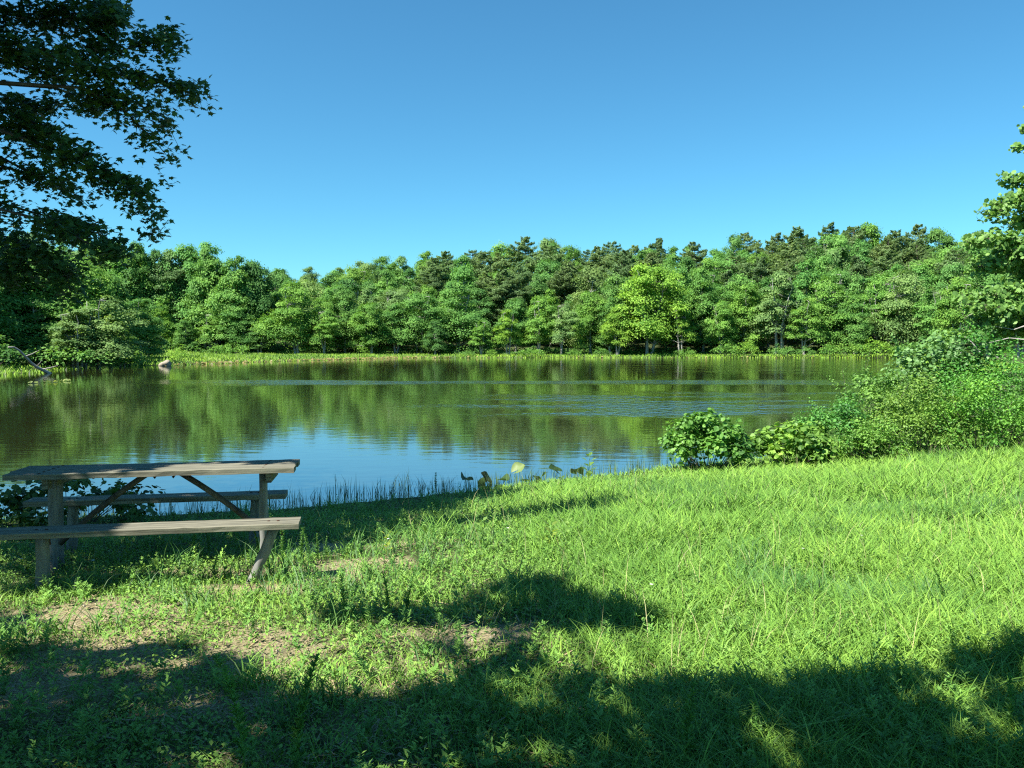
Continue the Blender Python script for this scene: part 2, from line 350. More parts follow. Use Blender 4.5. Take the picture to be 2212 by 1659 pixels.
def pine(seed, h=14., r=3.3, base=0.34, tiers=19, leaf=0.20, mat=M_FAR):
    rng = np.random.default_rng(seed); gt, gc = G(), G()
    P = np.array([(rng.normal() * 0.08, rng.normal() * 0.08, h * q - 0.3 * (q == 0)) for q in np.linspace(0, 1, 8)]); tube(gt, P, np.linspace(0.19, 0.025, 8), 6)
    for k in range(tiers):
        t = k / (tiers - 1); z0 = h * (base + (0.985 - base) * t)
        L0 = r * (0.5 + 0.65 * math.sin(math.pi * min(1, 0.25 + 0.72 * t))) * (1 - 0.5 * max(0, t - 0.7) / 0.3)
        for b in range(rng.integers(3, 6)):
            a = rng.random() * 6.28; Lb = L0 * (0.6 + 0.55 * rng.random()); rise = Lb * (0.12 + 0.2 * rng.random()) * (1 if t > 0.25 else -0.2)
            dr = np.array((math.cos(a), math.sin(a), 0)); sd = np.array((-dr[1], dr[0], 0))
            q = [np.array((0, 0, z0)) + dr * Lb * s + np.array((0, 0, rise * s * s)) for s in (0, .5, 1)]
            tube(gt, q, [0.045, 0.03, 0.01], 4, cap=False)
            n = int(210 * Lb / 2.2) + 30
            s = 0.25 + 0.8 * rng.random(n) ** 0.7; w = (rng.random(n) - 0.5) * 2 * Lb * 0.34 * np.sqrt(np.clip(1.08 - s, 0, 1)) * 1.6
            pos = np.array((0, 0, z0)) + dr * (Lb * s)[:, None] + sd * w[:, None]; pos[:, 2] += rise * s * s + rng.normal(size=n) * 0.13
            nr = unit(n, rng) * 0.6 + (0, 0, .9) + dr * .4; tip = dr * 1.0 + sd * np.sign(w)[:, None] * 0.8 + unit(n, rng) * 0.4 + (0, 0, 0.3)
            leaves(gc, pos, nr, tip, leaf * 1.15 * (0.6 + 0.8 * rng.random(n)), LEAF_DIAMOND, np.clip(0.45 + 0.25 * rng.normal(size=n), 0, 1))
    for k in range(9):
        a = rng.random() * 6.28; z0 = h * (0.2 + 0.25 * rng.random()); q = np.array((0, 0, z0)); dd = np.array((math.cos(a), math.sin(a), -0.1)) * (0.5 + rng.random())
        tube(gt, [q, q + dd * 0.6, q + dd + (0, 0, 0.1)], [0.03, 0.02, 0.008], 4, cap=False)
    return gt.mesh('trunk', M_DARKBARK), gc.mesh('crown', mat), h

BL = [broadleaf(11), broadleaf(12, r=3.9, ncl=104, top=0.5), broadleaf(13, stems=3, r=3.6, base=0.2, flat=0.75, ncl=84), broadleaf(14, r=2.9, top=0.8, ncl=80),
      broadleaf(15, r=4.2, stems=2, base=0.1, flat=0.75, ncl=110, top=0.48), broadleaf(16, stems=2, r=3.2, base=0.24, flat=0.65, ncl=72, lean=0.05), broadleaf(17, r=3.6, base=0.06, top=0.42, ncl=100), broadleaf(18, r=3.4, stems=4, base=0.26, flat=0.65, ncl=72),
      broadleaf(19, r=3.7, base=0.1, ncl=96, top=0.5), broadleaf(20, r=3.2, base=0.15, ncl=84, top=0.7, lean=.03), broadleaf(22, r=3.9, stems=2, base=0.14, ncl=100, top=0.45)]
PN = [pine(31), pine(32, r=3.5, base=0.36, tiers=17), pine(33, r=2.9, base=0.42, tiers=16)]
def bush_kind(seed, r=1.0, h=1.2, n=900, leaf=0.16, ncl=26, shape=LEAF_DIAMOND, mat=M_FAR, nstem=7, up=0.5, stem_mat=M_DARKBARK, sr=0.012, shoots=0):
    """A bush: stems from the ground, leaf clumps filling a dome."""
    rng = np.random.default_rng(seed); gt, gc = G(), G()
    C = []
    for c in range(ncl):
        a = c * 2.39996 + rng.normal() * 0.3; q = math.sqrt((c + 0.5) / ncl); t = rng.random()
        hh = h * math.sqrt(max(0.05, 1 - 0.85 * q * q)) * (0.25 + 0.75 * t ** 0.6) * (0.8 + 0.4 * rng.random())
        C.append((r * q * math.cos(a), r * q * math.sin(a), hh))
    C = np.array(C)
    for k in range(min(ncl, nstem * 2)):
        c = C[-1 - k]; b = c * np.array((0.3, 0.3, 0)) - (0, 0, 0.05)
        tube(gt, [b, b * 0.5 + c * 0.5 + (0, 0, 0.05 * h), c], [sr, sr * 0.8, sr * 0.4], 4, cap=False)
    for c in C:
        m = int(n / ncl); d = unit(m, rng); d[:, 2] = np.where(rng.random(m) < 0.75, np.abs(d[:, 2]), d[:, 2])
        rc = 0.32 * (r * h) ** 0.5 * (0.7 + 0.6 * rng.random())
        pos = c + d * (rng.random(m) ** 0.45)[:, None] * rc * np.array((1, 1, 0.8)); pos[:, 2] = np.maximum(pos[:, 2], 0.02)
        leaves(gc, pos, d * 0.6 + unit(m, rng) * 0.55 + (0, 0, up), d + unit(m, rng) * 0.5, leaf * (0.6 + 0.7 * rng.random(m)), shape, np.clip(0.5 + 0.2 * rng.normal() + 0.2 * rng.normal(size=m), 0, 1))
    for k in range(shoots):   # long shoots breaking out of the dome
        b = C[rng.integers(ncl)]; L_ = h * rng.uniform(.22, .5); dr = np.array((b[0] / r * .5 + rng.normal() * .3, b[1] / r * .5 + rng.normal() * .3, 1.0)); dr /= np.linalg.norm(dr)
        q = np.linspace(0, 1, 4)[:, None]; P = b + dr * L_ * q + np.array((dr[0], dr[1], 0)) * .3 * L_ * q * q; tube(gt, P, np.linspace(sr * .6, sr * .15, 4), 3, cap=False)
        m = int(10 + 60 * L_); u = rng.random(m); pos = b + dr * (L_ * u)[:, None] + rng.normal(size=(m, 3)) * leaf * .5
        leaves(gc, pos, unit(m, rng) * .7 + (0, 0, .6), unit(m, rng) + dr * .8, leaf * (1.15 - .5 * u) * (.6 + .6 * rng.random(m)), shape, np.clip(.62 + .2 * rng.normal(size=m), 0, 1))
    return gt.mesh('stem', stem_mat), gc.mesh('foliage', mat), h
FB = [bush_kind(41, 1.5, 1.5), bush_kind(42, 1.2, 1.7), bush_kind(43, 1.9, 1.3, n=1100)]

def place_tree(name, kind, x, y, top_z, label, color, group=None, wide=1.0, cat='tree', z=None, rz=None):
    z0 = gz(x, y) if z is None else z
    s = (top_z - z0) / kind[2]
    w = (0.45 + 0.55 * s) * wide
    e = empty(name, (x, y, z0), label, cat, group, random.random() * 6.28 if rz is None else rz, (w, w, s))
    link(e_names(cat)[0], kind[0], e); link(e_names(cat)[1], kind[1], e, color)
    return e
def e_names(cat): return ('stem', 'foliage') if cat == 'bush' else ('trunk', 'crown')

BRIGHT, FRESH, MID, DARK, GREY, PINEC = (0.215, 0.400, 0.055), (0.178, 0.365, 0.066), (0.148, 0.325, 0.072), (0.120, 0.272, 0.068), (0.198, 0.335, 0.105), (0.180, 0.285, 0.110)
def jit(c, a=0.12):
    f = 1 + a * random.uniform(-1, 1); h = a * 0.5 * random.uniform(-1, 1); return (c[0] * f * (1 + h), c[1] * f, c[2] * f * (1 - h))
def lerp(tab, x): return float(np.interp(x, [t[0] for t in tab], [t[1] for t in tab]))
SKYLINE = [(-800, 470), (-200, 500), (60, 515), (150, 530), (210, 538), (250, 533), (300, 527), (360, 533), (440, 535), (500, 548), (560, 568), (600, 583), (650, 600), (700, 592), (800, 572), (870, 550), (930, 545), (1000, 543), (1060, 546), (1190, 526), (1260, 545),
           (1350, 545), (1450, 536), (1550, 532), (1650, 532), (1750, 505), (1850, 500), (1950, 512), (2050, 503), (2130, 520), (2300, 530)]
FRONT_TOP = [(330, 655), (420, 672), (500, 662), (580, 640), (640, 612), (720, 622), (800, 640), (900, 628), (1000, 612), (1080, 680), (1130, 655), (1200, 640), (1300, 622), (1400, 575), (1500, 585), (1560, 640), (1650, 590), (1750, 592), (1850, 602), (1950, 580), (2050, 585), (2200, 600)]

# far shore, front row: px, top y, depth, kind, colour, width, label (None: named by its place beside a labelled one)
ROW = [
 (345, 655, 112, 3, BRIGHT, .8, 'slender yellow-green tree at the head of the cove behind the small shore bush'),
 (400, 690, 112, 0, MID, .9, None), (455, 672, 114, 5, FRESH, 1, None), (515, 660, 114, 1, MID, 1, None), (560, 700, 113, 2, DARK, .9, None),
 (640, 610, 112, 4, FRESH, 1.15, 'broad fresh green tree on the far shore where the skyline dips lowest'),
 (700, 665, 111, 5, FRESH, .9, 'small tree with one slim pale trunk reflected in the lake, below the skyline dip'),
 (745, 625, 116, 0, MID, 1, None), (800, 650, 113, 6, FRESH, 1, None), (855, 655, 114, 2, MID, .9, None), (905, 628, 115, 1, MID, 1.05, None),
 (985, 612, 116, 4, MID, 1.15, 'wide mid green tree with upswept top in front of the dark pines'),
 (940, 690, 111, 0, DARK, .8, None), (1040, 690, 111, 5, FRESH, .75, None),
 (1098, 668, 111, 7, BRIGHT, .85, 'small bright tree on two thin pale trunks, below the dark gap with the pines'),
 (1165, 640, 114, 2, FRESH, .95, None), (1215, 650, 112, 5, GREY, .85, None), (1275, 628, 115, 0, FRESH, 1, None), (1320, 640, 113, 3, MID, .9, None),
 (1405, 566, 112, 1, BRIGHT, 1.25, 'tallest brightest yellow-green maple of the far shore row'),
 (1335, 660, 110.5, 2, BRIGHT, .75, None), (1470, 650, 111, 7, BRIGHT, .85, None),
 (1518, 578, 116, 3, MID, 1.0, 'pointed darker green tree directly right of the tallest bright maple'),
 (1560, 650, 113, 2, FRESH, .85, None), (1610, 612, 115, 6, FRESH, 1, None),
 (1685, 585, 113, 7, GREY, 1.15, 'grey-green tree with several leaning whitish trunks behind the shore bushes'),
 (1740, 640, 111, 5, FRESH, .9, None), (1790, 596, 115, 4, FRESH, 1.05, None), (1850, 640, 112, 2, MID, .9, None), (1900, 600, 115, 7, FRESH, 1.05, None),
 (1960, 583, 113, 4, GREY, 1.1, 'wide layered tree with bare lower trunk near the right end of the far shore'),
 (2020, 620, 108, 5, MID, .95, None), (2075, 600, 104, 2, FRESH, 1.0, None), (2140, 640, 96, 7, MID, .95, None), (2210, 610, 90, 2, MID, 1.0, None)]
SHORT = {345: 'slender cove-head tree', 640: 'broad fresh green tree', 700: 'slim pale-trunked tree', 985: 'wide upswept tree', 1098: 'small two-trunked tree',
         1405: 'tallest bright maple', 1518: 'pointed darker tree', 1685: 'whitish-trunked tree', 1960: 'wide layered tree'}
ORD = ['first', 'second', 'third', 'fourth', 'fifth', 'sixth']
def build_front_row():
    srt = sorted(ROW); last = None; k = 0
    for px, ty, d, kd, col, w, lab in srt:
        if lab: last, k = SHORT[px], 0
        else:
            cn = {BRIGHT: 'bright yellow', FRESH: 'fresh green', MID: 'mid green', DARK: 'dark green', GREY: 'grey-green'}[col]
            lab = f'{cn} tree, {ORD[k]} right of the {last}'; k += 1
        p = at(px, ty, d=d)
        kd = {0: (0, 8), 1: (1, 10), 6: (6, 9)}.get(kd, (kd,))[int(px) % len({0: (0, 8), 1: (1, 10), 6: (6, 9)}.get(kd, (kd,)))]; place_tree('shore_tree', BL[kd], p[0], d, p[2], lab, jit(col, 0.06), 'trees along the far shore', w)
build_front_row()

LAND = [(60, 'fallen log'), (215, 'pale leaning bank tree')] + sorted(SHORT.items())
SLOPE = ['low on the slope', 'on the lower slope', 'at mid slope', 'just below the skyline', 'on the skyline']
def hill_label(what, row, px):
    x, nm = min(LAND, key=lambda q: abs(q[0] - px)); side = 'straight above' if abs(px - x) < 16 else (('up ' if abs(px - x) < 45 else 'far up ') + ('left of' if px < x else 'right of'))
    return f'{what} {SLOPE[row]}, {side} the {nm}'
def build_hill_rows():
    rng = np.random.default_rng(5)
    for row, (d, f) in enumerate(((121, 0.18), (128, 0.42), (135, 0.64), (143, 0.84), (152, 1.0))):
        step = 66 * 122 / d; px = -760 + 20 * row
        while px < 2260:
            sky_y, fr = lerp(SKYLINE, px), lerp(FRONT_TOP, max(px, 330)) if px > 330 else 650
            ty = fr + (sky_y - fr) * f + rng.normal() * 7 - 12 * f
            dd = d + rng.normal() * 2.5 - (34 * (px < 560) * f * f)
            p = at(px, ty, d=dd)
            is_pine = (930 < px < 1340 and f > 0.3 and rng.random() < 0.72) or (px >= 1340 and f > 0.3 and rng.random() < 0.5) or (px < 650 and rng.random() < 0.06)
            if is_pine:
                place_tree('pine_tree', PN[rng.integers(3)], p[0], dd, p[2] + 0.3, hill_label('dark pine', row, px),
                           jit(PINEC, 0.15), 'pines on the hill behind the far shore' if px > 650 else 'pines in the left hill wood', 1.0)
            else:
                left = px < 650
                col, cn = ((MID, 'mid green tree'), (DARK, 'dark green tree'), (FRESH, 'fresh green tree'), (MID, 'mid green tree'), (GREY, 'grey-green tree'))[rng.integers(5)]
                place_tree('forest_tree', BL[(0, 1, 3, 6, 4, 8, 9, 10)[rng.integers(8)]], p[0], dd, p[2], hill_label(cn, row, px),
                           jit(col, 0.15), 'canopy trees on the left hill' if left else 'canopy trees on the hill behind the far shore', 1.0)
            px += step * (0.75 + 0.5 * rng.random())
    # trees that stand out of the skyline
    for nm, kd, px, ty, d, col, w, lab in (
        ('forest_tree', BL[1], 1588, 508, 148, DARK, .62, 'lone round-headed tree standing clear above the skyline right of the tallest bright maple'),
        ('forest_tree', BL[3], 1195, 523, 150, MID, .9, 'small-crowned tree making the highest point of the middle skyline'),
        ('forest_tree', BL[0], 600, 582, 138, DARK, .7, 'isolated dark tree at the skyline dip between the two hills'),
        ('forest_tree', BL[3], 300, 527, 118, FRESH, .9, 'topmost tree of the left hill skyline'),
        ('forest_tree', BL[0], 440, 536, 118, MID, .8, 'round dark-topped tree on the left hill skyline above the cove'),
        ('pine_tree', PN[0], 1720, 500, 150, PINEC, 1.1, 'leftmost of the big flat-topped pines breaking the right skyline'),
        ('pine_tree', PN[1], 1845, 492, 150, PINEC, 1.1, 'tallest layered pine on the right skyline'),
        ('pine_tree', PN[2], 1925, 508, 156, PINEC, .9, 'thin pointed pine on the skyline right of the tallest layered pine'),
        ('pine_tree', PN[1], 1045, 545, 140, PINEC, 1.1, 'heavy dark pine above the wide tree with upswept top'),
        ('pine_tree', PN[0], 1085, 585, 126, PINEC, 1.0, 'dark pine with bare brown lower trunk above the small two-trunked tree')):
        p = at(px, ty, d=d); place_tree(nm, kd, p[0], d, p[2], lab, col, None, w)
build_hill_rows()

def build_left_bank():
    L = [(215, 632, 68, 5, GREY, 1.2, 'pale airy tree leaning out over the left bank beside the cove'),
         (262, 712, 72, 2, FRESH, .75, 'low light green tree at the tip of the left point'),
         (165, 668, 66, 7, GREY, 1.0, 'thin grey-green tree just left of the pale airy leaning tree'),
         (90, 640, 70, 4, MID, 1.1, 'broad dull green tree behind the fallen log on the left bank'),
         (20, 648, 68, 1, MID, 1.1, 'dark spreading tree above the fallen log at the left edge'),
         (300, 640, 88, 6, MID, 1.1, 'dense mid green tree shading the back of the cove'),
         (320, 705, 92, 0, DARK, .9, 'low dark tree at the inner corner of the cove'),
         (235, 575, 84, 9, MID, 1.1, 'tall mid green tree behind the pale leaning tree'),
         (150, 545, 80, 4, GREY, 1.1, 'tall greyish tree seen through the drooping maple boughs'),
         (60, 525, 74, 6, MID, 1.2, 'tall dark tree behind the drooping maple boughs at the left edge'),
         (-60, 515, 68, 1, MID, 1.2, 'tall tree cut by the left edge of the view on the bank')]
    L += [(110, 532, 74, 6, MID, 1.1, 'tall mid green tree behind the maple boughs, above the log tip'), (10, 515, 72, 9, MID, 1.2, 'tall dark tree behind the maple boughs at the very left'), (-130, 500, 63, 10, MID, 1.2, 'tall tree beyond the left edge whose reflection darkens the left water'), (175, 555, 74, 8, FRESH, 1.0, 'fresh green tree rising behind the pale airy leaning tree')]
    for px, ty, d, kd, col, w, lab in L:
        p = at(px, ty, d=d); place_tree('bank_tree', BL[kd], p[0], d, p[2], lab, jit(col, .05), 'trees on the left bank', w)
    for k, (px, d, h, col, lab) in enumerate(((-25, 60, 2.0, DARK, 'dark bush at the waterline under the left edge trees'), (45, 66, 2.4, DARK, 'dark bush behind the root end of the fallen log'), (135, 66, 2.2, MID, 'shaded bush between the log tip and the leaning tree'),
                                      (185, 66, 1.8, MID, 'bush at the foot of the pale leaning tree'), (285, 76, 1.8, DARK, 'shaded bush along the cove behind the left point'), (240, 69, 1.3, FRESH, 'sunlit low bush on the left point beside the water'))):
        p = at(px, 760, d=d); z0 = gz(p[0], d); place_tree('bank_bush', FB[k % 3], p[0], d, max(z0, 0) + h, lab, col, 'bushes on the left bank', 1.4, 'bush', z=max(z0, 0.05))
build_left_bank()
def build_left_shore():
    rng = np.random.default_rng(55); pts = np.array([(-33.5, 52), (-36, 38), (-30, 24), (-20, 14.5)])
    for k in range(44):
        t = (k // 2) / 22 * 2.999; i = int(t); p = pts[i] + (pts[i + 1] - pts[i]) * (t - i); n = np.array((-.8, .25)) if i == 0 else np.array((-.75, -.6))
        p = p + n * (rng.uniform(2, 6) if k % 2 else rng.uniform(7, 18)); x, y = float(p[0]), float(p[1])
        if x > -19 or x > -.74 * y - 3 or shore_sd(np.array([x]), np.array([y]))[0] < 1: continue
        place_tree('bank_tree', BL[int(rng.integers(11))], x, y, gz(x, y) + rng.uniform(6.5, 11), 'tree on the left shore outside the left edge of the photograph', jit((MID, FRESH, DARK)[k % 3]), 'trees on the left shore beyond the view')
build_left_shore()

def build_far_bushes():
    S = [(385, 752, 74, .7, BRIGHT, 'small bright bush alone on the grass beside the pale rock'),
         (470, 746, 108, 1, FRESH, 'rounded bush at the left end of the far marsh in front of the wood'), (505, 742, 109, 1, FRESH, 'taller bush right beside the rounded bush at the left end of the marsh'),
         (1012, 758, 108.5, .8, MID, 'low dark bush at the foot of the wide tree before the pines'), (1062, 756, 108.5, .9, FRESH, 'low bush left of the small two-trunked tree'),
         (1150, 752, 108.5, 1, FRESH, 'bush right of the small two-trunked tree'), (1240, 756, 108.5, 1, FRESH, 'low wide bush on the far shore below the grey-green tree'), (1300, 752, 109, 1, MID, 'bush left of the foot of the tallest maple'),
         (1480, 754, 108, .9, FRESH, 'bush below the pointed darker tree'), (1570, 742, 108, 1.1, FRESH, 'first of the large bushes right of the pointed tree'), (1612, 738, 108, 1.2, BRIGHT, 'brightest bush of the far shore thicket'),
         (1690, 748, 107.5, .9, MID, 'dark bush in front of the leaning whitish trunks'), (1740, 750, 107.5, .9, MID, 'bush right of the leaning whitish trunks'), (1790, 742, 107.5, 1, FRESH, 'rounded bush in the middle of the right thicket'),
         (1845, 740, 107, 1.2, FRESH, 'wide bush below the wide layered tree'), (1893, 736, 106, 1.2, BRIGHT, 'tall bright bush near the right end of the far shore'), (1940, 744, 105.5, 1, FRESH, 'last bush at the right end of the far shore, beside the near shrubs'), (2000, 735, 98, 1.3, MID, 'bush at the lake corner half hidden by the near shrubs')]
    for k, (px, ty, d, w, col, lab) in enumerate(S):
        p = at(px, ty, d=d); z0 = gz(p[0], d); place_tree('shore_bush', FB[k % 3], p[0], d, p[2], lab, jit(col, .08), 'bushes along the far shore', w, 'bush', z=max(z0, 0.05))
build_far_bushes()

# ------------------------------------------------------------------ far marsh grass, floating pads, rock, log
def blades(g, x, y, z, h, w, bend, tint, seg=2, lean=None):
    n = len(x); a = RNG.random(n) * 6.283; b = RNG.random(n) * 6.283
    dx, dy = np.cos(a), np.sin(a)                    # bend direction
    wx, wy = np.cos(b) * w, np.sin(b) * w
    if lean is not None: dx = dx + lean[0]; dy = dy + lean[1]
    rows = []
    for k in range(seg + 1):
        q = k / seg; cx = x + dx * bend * h * q * q; cy = y + dy * bend * h * q * q; cz = z + h * q * (1 - 0.35 * bend * q)
        if k < seg:
            ww = (1 - 0.55 * q)
            rows += [np.stack((cx - wx * ww, cy - wy * ww, cz), 1), np.stack((cx + wx * ww, cy + wy * ww, cz), 1)]
        else: rows.append(np.stack((cx, cy, cz), 1))
    V = np.stack(rows, 1); m = V.shape[1]; o = (np.arange(n) * m)[:, None]
    Fs = [np.concatenate([o + np.array((2 * k, 2 * k + 1, 2 * k + 3, 2 * k + 2)) for k in range(seg - 1)])] if seg > 1 else []
    Fs.append(o + np.array((2 * seg - 2, 2 * seg - 1, 2 * seg)))
    g.add(V.reshape(-1, 3), Fs, np.repeat(tint, m))

def build_far_grass():
    n = 230000; x = RNG.uniform(-75, 60, n); y = RNG.uniform(14, 117, n); s = shore_sd(x, y)
    keep = (s > -0.5) & ((y > 48) | (x < -17)) & (s < np.where((x < -33) & (y < 82) | (y < 48), 7, np.where(x < -8, 36, 7))); x, y, s = x[keep], y[keep], s[keep]
    z = np.maximum(ground_z(x, y), 0) - 0.02
    g = G(); blades(g, x, y, z, RNG.uniform(.2, .5, len(x)) * np.clip(.85 + .45 * noise2(x, y, .45, 91), .35, 1.7), 0.055, 0.5, np.clip(0.55 + 0.3 * noise2(x, y, .3, 9) + 0.2 * RNG.normal(size=len(x)), 0, 1), seg=1)
    tag(g.build('marsh_grass', M_GRASS, color=(0.17, 0.33, 0.035)), 'bright green marsh grass strip along the foot of the far wood', 'grass', kind='stuff')
    g = G(); n = 16000; x = RNG.uniform(-31, 45, n); y = RNG.uniform(70, 108, n); s = shore_sd(x, y)
    lim = np.where(x < -8, 2.4, .5) * (0.6 + 0.5 * noise2(x, y, .35, 12)); keep = (s < 0.1) & (s > -lim) & (RNG.random(n) < np.where(x < -8, 1, .35)); x, y = x[keep], y[keep]
    pos = np.stack((x, y, 0.04 + 0.16 * RNG.random(len(x))), 1)
    leaves(g, pos, unit(len(x)) * 0.5 + (0, -.25, 1), unit(len(x)), RNG.uniform(.2, .34, len(x)), LEAF_ROUND)
    tag(g.build('water_lily_pads', M_LEAF, color=(0.26, 0.23, 0.075)), 'yellowish bed of lily pads edging the far marsh', 'lily pads', kind='stuff')
build_far_grass()
def build_undergrowth():
    g = G(); n = 60000; x = RNG.uniform(-62, 62, n); y = RNG.uniform(98, 121, n); s = shore_sd(x, y)
    lim = np.where(x < -8, 115.5 - .25 * np.maximum(0, -20 - x), 112.0) + 2.0 * noise2(x, y, .25, 61); top = .5 + 1.1 * np.clip(noise2(x, y, .5, 62), -.3, 1)
    ok = (s > 5) & (y > lim); x, y, top = x[ok], y[ok], top[ok]; m = len(x)
    pos = np.stack((x, y, ground_z(x, y) + np.maximum(.1, top) * RNG.random(m)), 1)
    leaves(g, pos, unit(m) * .7 + (0, -.3, .6), unit(m), RNG.uniform(.2, .36, m), LEAF_DIAMOND, np.clip(.45 + .2 * noise2(x, y, .6, 63) + .2 * RNG.normal(size=m), 0, 1))
    tag(g.build('undergrowth', M_FAR, color=(.10, .23, .045)), 'low leafy undergrowth along the edge of the far wood', 'undergrowth', kind='stuff')
build_undergrowth()

def build_rock():
    g = G(); n, m = 18, 11
    V = []
    for i in range(m):
        ph = math.pi * i / (m - 1)
        for j in range(n):
            th = 2 * math.pi * j / n; r = 1 + 0.16 * math.sin(2 * th + 1) * math.sin(ph) + 0.12 * math.sin(3 * ph + th) + 0.07 * math.sin(5 * th + 4 * ph)
            V.append((0.82 * r * math.sin(ph) * math.cos(th), 0.6 * r * math.sin(ph) * math.sin(th), 0.52 * r * math.cos(ph) + 0.18 * math.sin(ph) * math.cos(th)))
    i, j = np.meshgrid(np.arange(m - 1), np.arange(n), indexing='ij'); k = (j + 1) % n
    g.add(V, np.stack((i * n + j, (i + 1) * n + j, (i + 1) * n + k, i * n + k), -1).reshape(-1, 4))
    o = g.build('boulder', M_ROCK, smooth=True); p = at(357, 788, d=73); o.location = (p[0], 73, 0.10); o.scale = (.6, .6, .7); tag(o, 'pale boulder at the tip of the marsh, mirrored in the water', 'rock')
build_rock()
def build_log():
    e0 = at(18, 750, d=54); e1 = at(112, 801, d=57)
    t = empty('fallen_log', (e1[0], e1[1], 0), 'bare grey fallen log sloping from the left bank into the lake', 'log')
    A, B = e0 - np.array(t.location), np.array((0, 0, -0.15)); g = G()
    q = np.linspace(0, 1, 9)[:, None]; P = A * (1 - q) + B * q + np.array((0, 0, 1)) * 0.35 * np.sin(q * 7) * (1 - q)
    tube(g, P, np.linspace(.05, .13, 9), 7); g.build('trunk', M_DEAD, t, smooth=True)
    for k, (i, dx, dy, dz) in enumerate(((5, .5, -.3, .35), (3, .7, .2, .30), (6, .9, .1, .2))):
        g = G(); tube(g, [P[i], P[i] + np.array((dx, dy, dz)) * .6, P[i] + np.array((dx * 1.2, dy, dz * 1.4))], [.05, .035, .012], 5); g.build('branch', M_DEAD, t)
build_log()
for k, (px, py) in enumerate(((62, 827), (77, 827), (97, 826), (108, 825.5), (122, 825), (131, 823), (139, 822), (146, 822.5))):
    p = at(px, py, z=0.03); g = G(); n = 2
    leaves(g, np.array([(0, 0, 0.02), (.10, .05, .05)]), np.array([(0, -.5, 1), (.3, -.8, 1)]), unit(2) * (1, 1, .1), RNG.uniform(.10, .19, 2), LEAF_ROUND)
    o = g.build('lily_pad_cluster', M_LEAF, color=(0.26, 0.34, 0.09)); o.location = p; o.rotation_euler = (0, 0, k)
    tag(o, 'pale green lily pads in the short floating line off the left bank', 'lily pads', 'lily pad clusters off the left bank')

# ------------------------------------------------------------------ picnic table
def plank(g, L, Wd, T, seed, rough=0.004):
    """A worn board along x from -L to 0, across y from 0 (front) to Wd, top at z=0."""
    rng = np.random.default_rng(seed); n = 25; xs = np.linspace(-L, 0, n)
    prof = [(0, -T), (0, -.006), (.008, 0), (Wd * .5, -.003), (Wd - .008, 0), (Wd, -.006), (Wd, -T), (Wd * .5, -T)]; m = len(prof)
    wob = np.cumsum(rng.normal(size=n)) * 0.0006; wob -= np.linspace(wob[0], wob[-1], n)
    V = [(x, y + rng.normal() * rough * .4 + (wob[i] if y < .01 else 0), z + rng.normal() * rough * .35 + wob[i]) for i, x in enumerate(xs) for y, z in prof]
    i, j = np.meshgrid(np.arange(n - 1), np.arange(m), indexing='ij'); k = (j + 1) % m
    g.add(V, [np.stack((i * m + j, i * m + k, (i + 1) * m + k, (i + 1) * m + j), -1).reshape(-1, 4), np.arange(m)[None], (np.arange(m) + (n - 1) * m)[None, ::-1]])

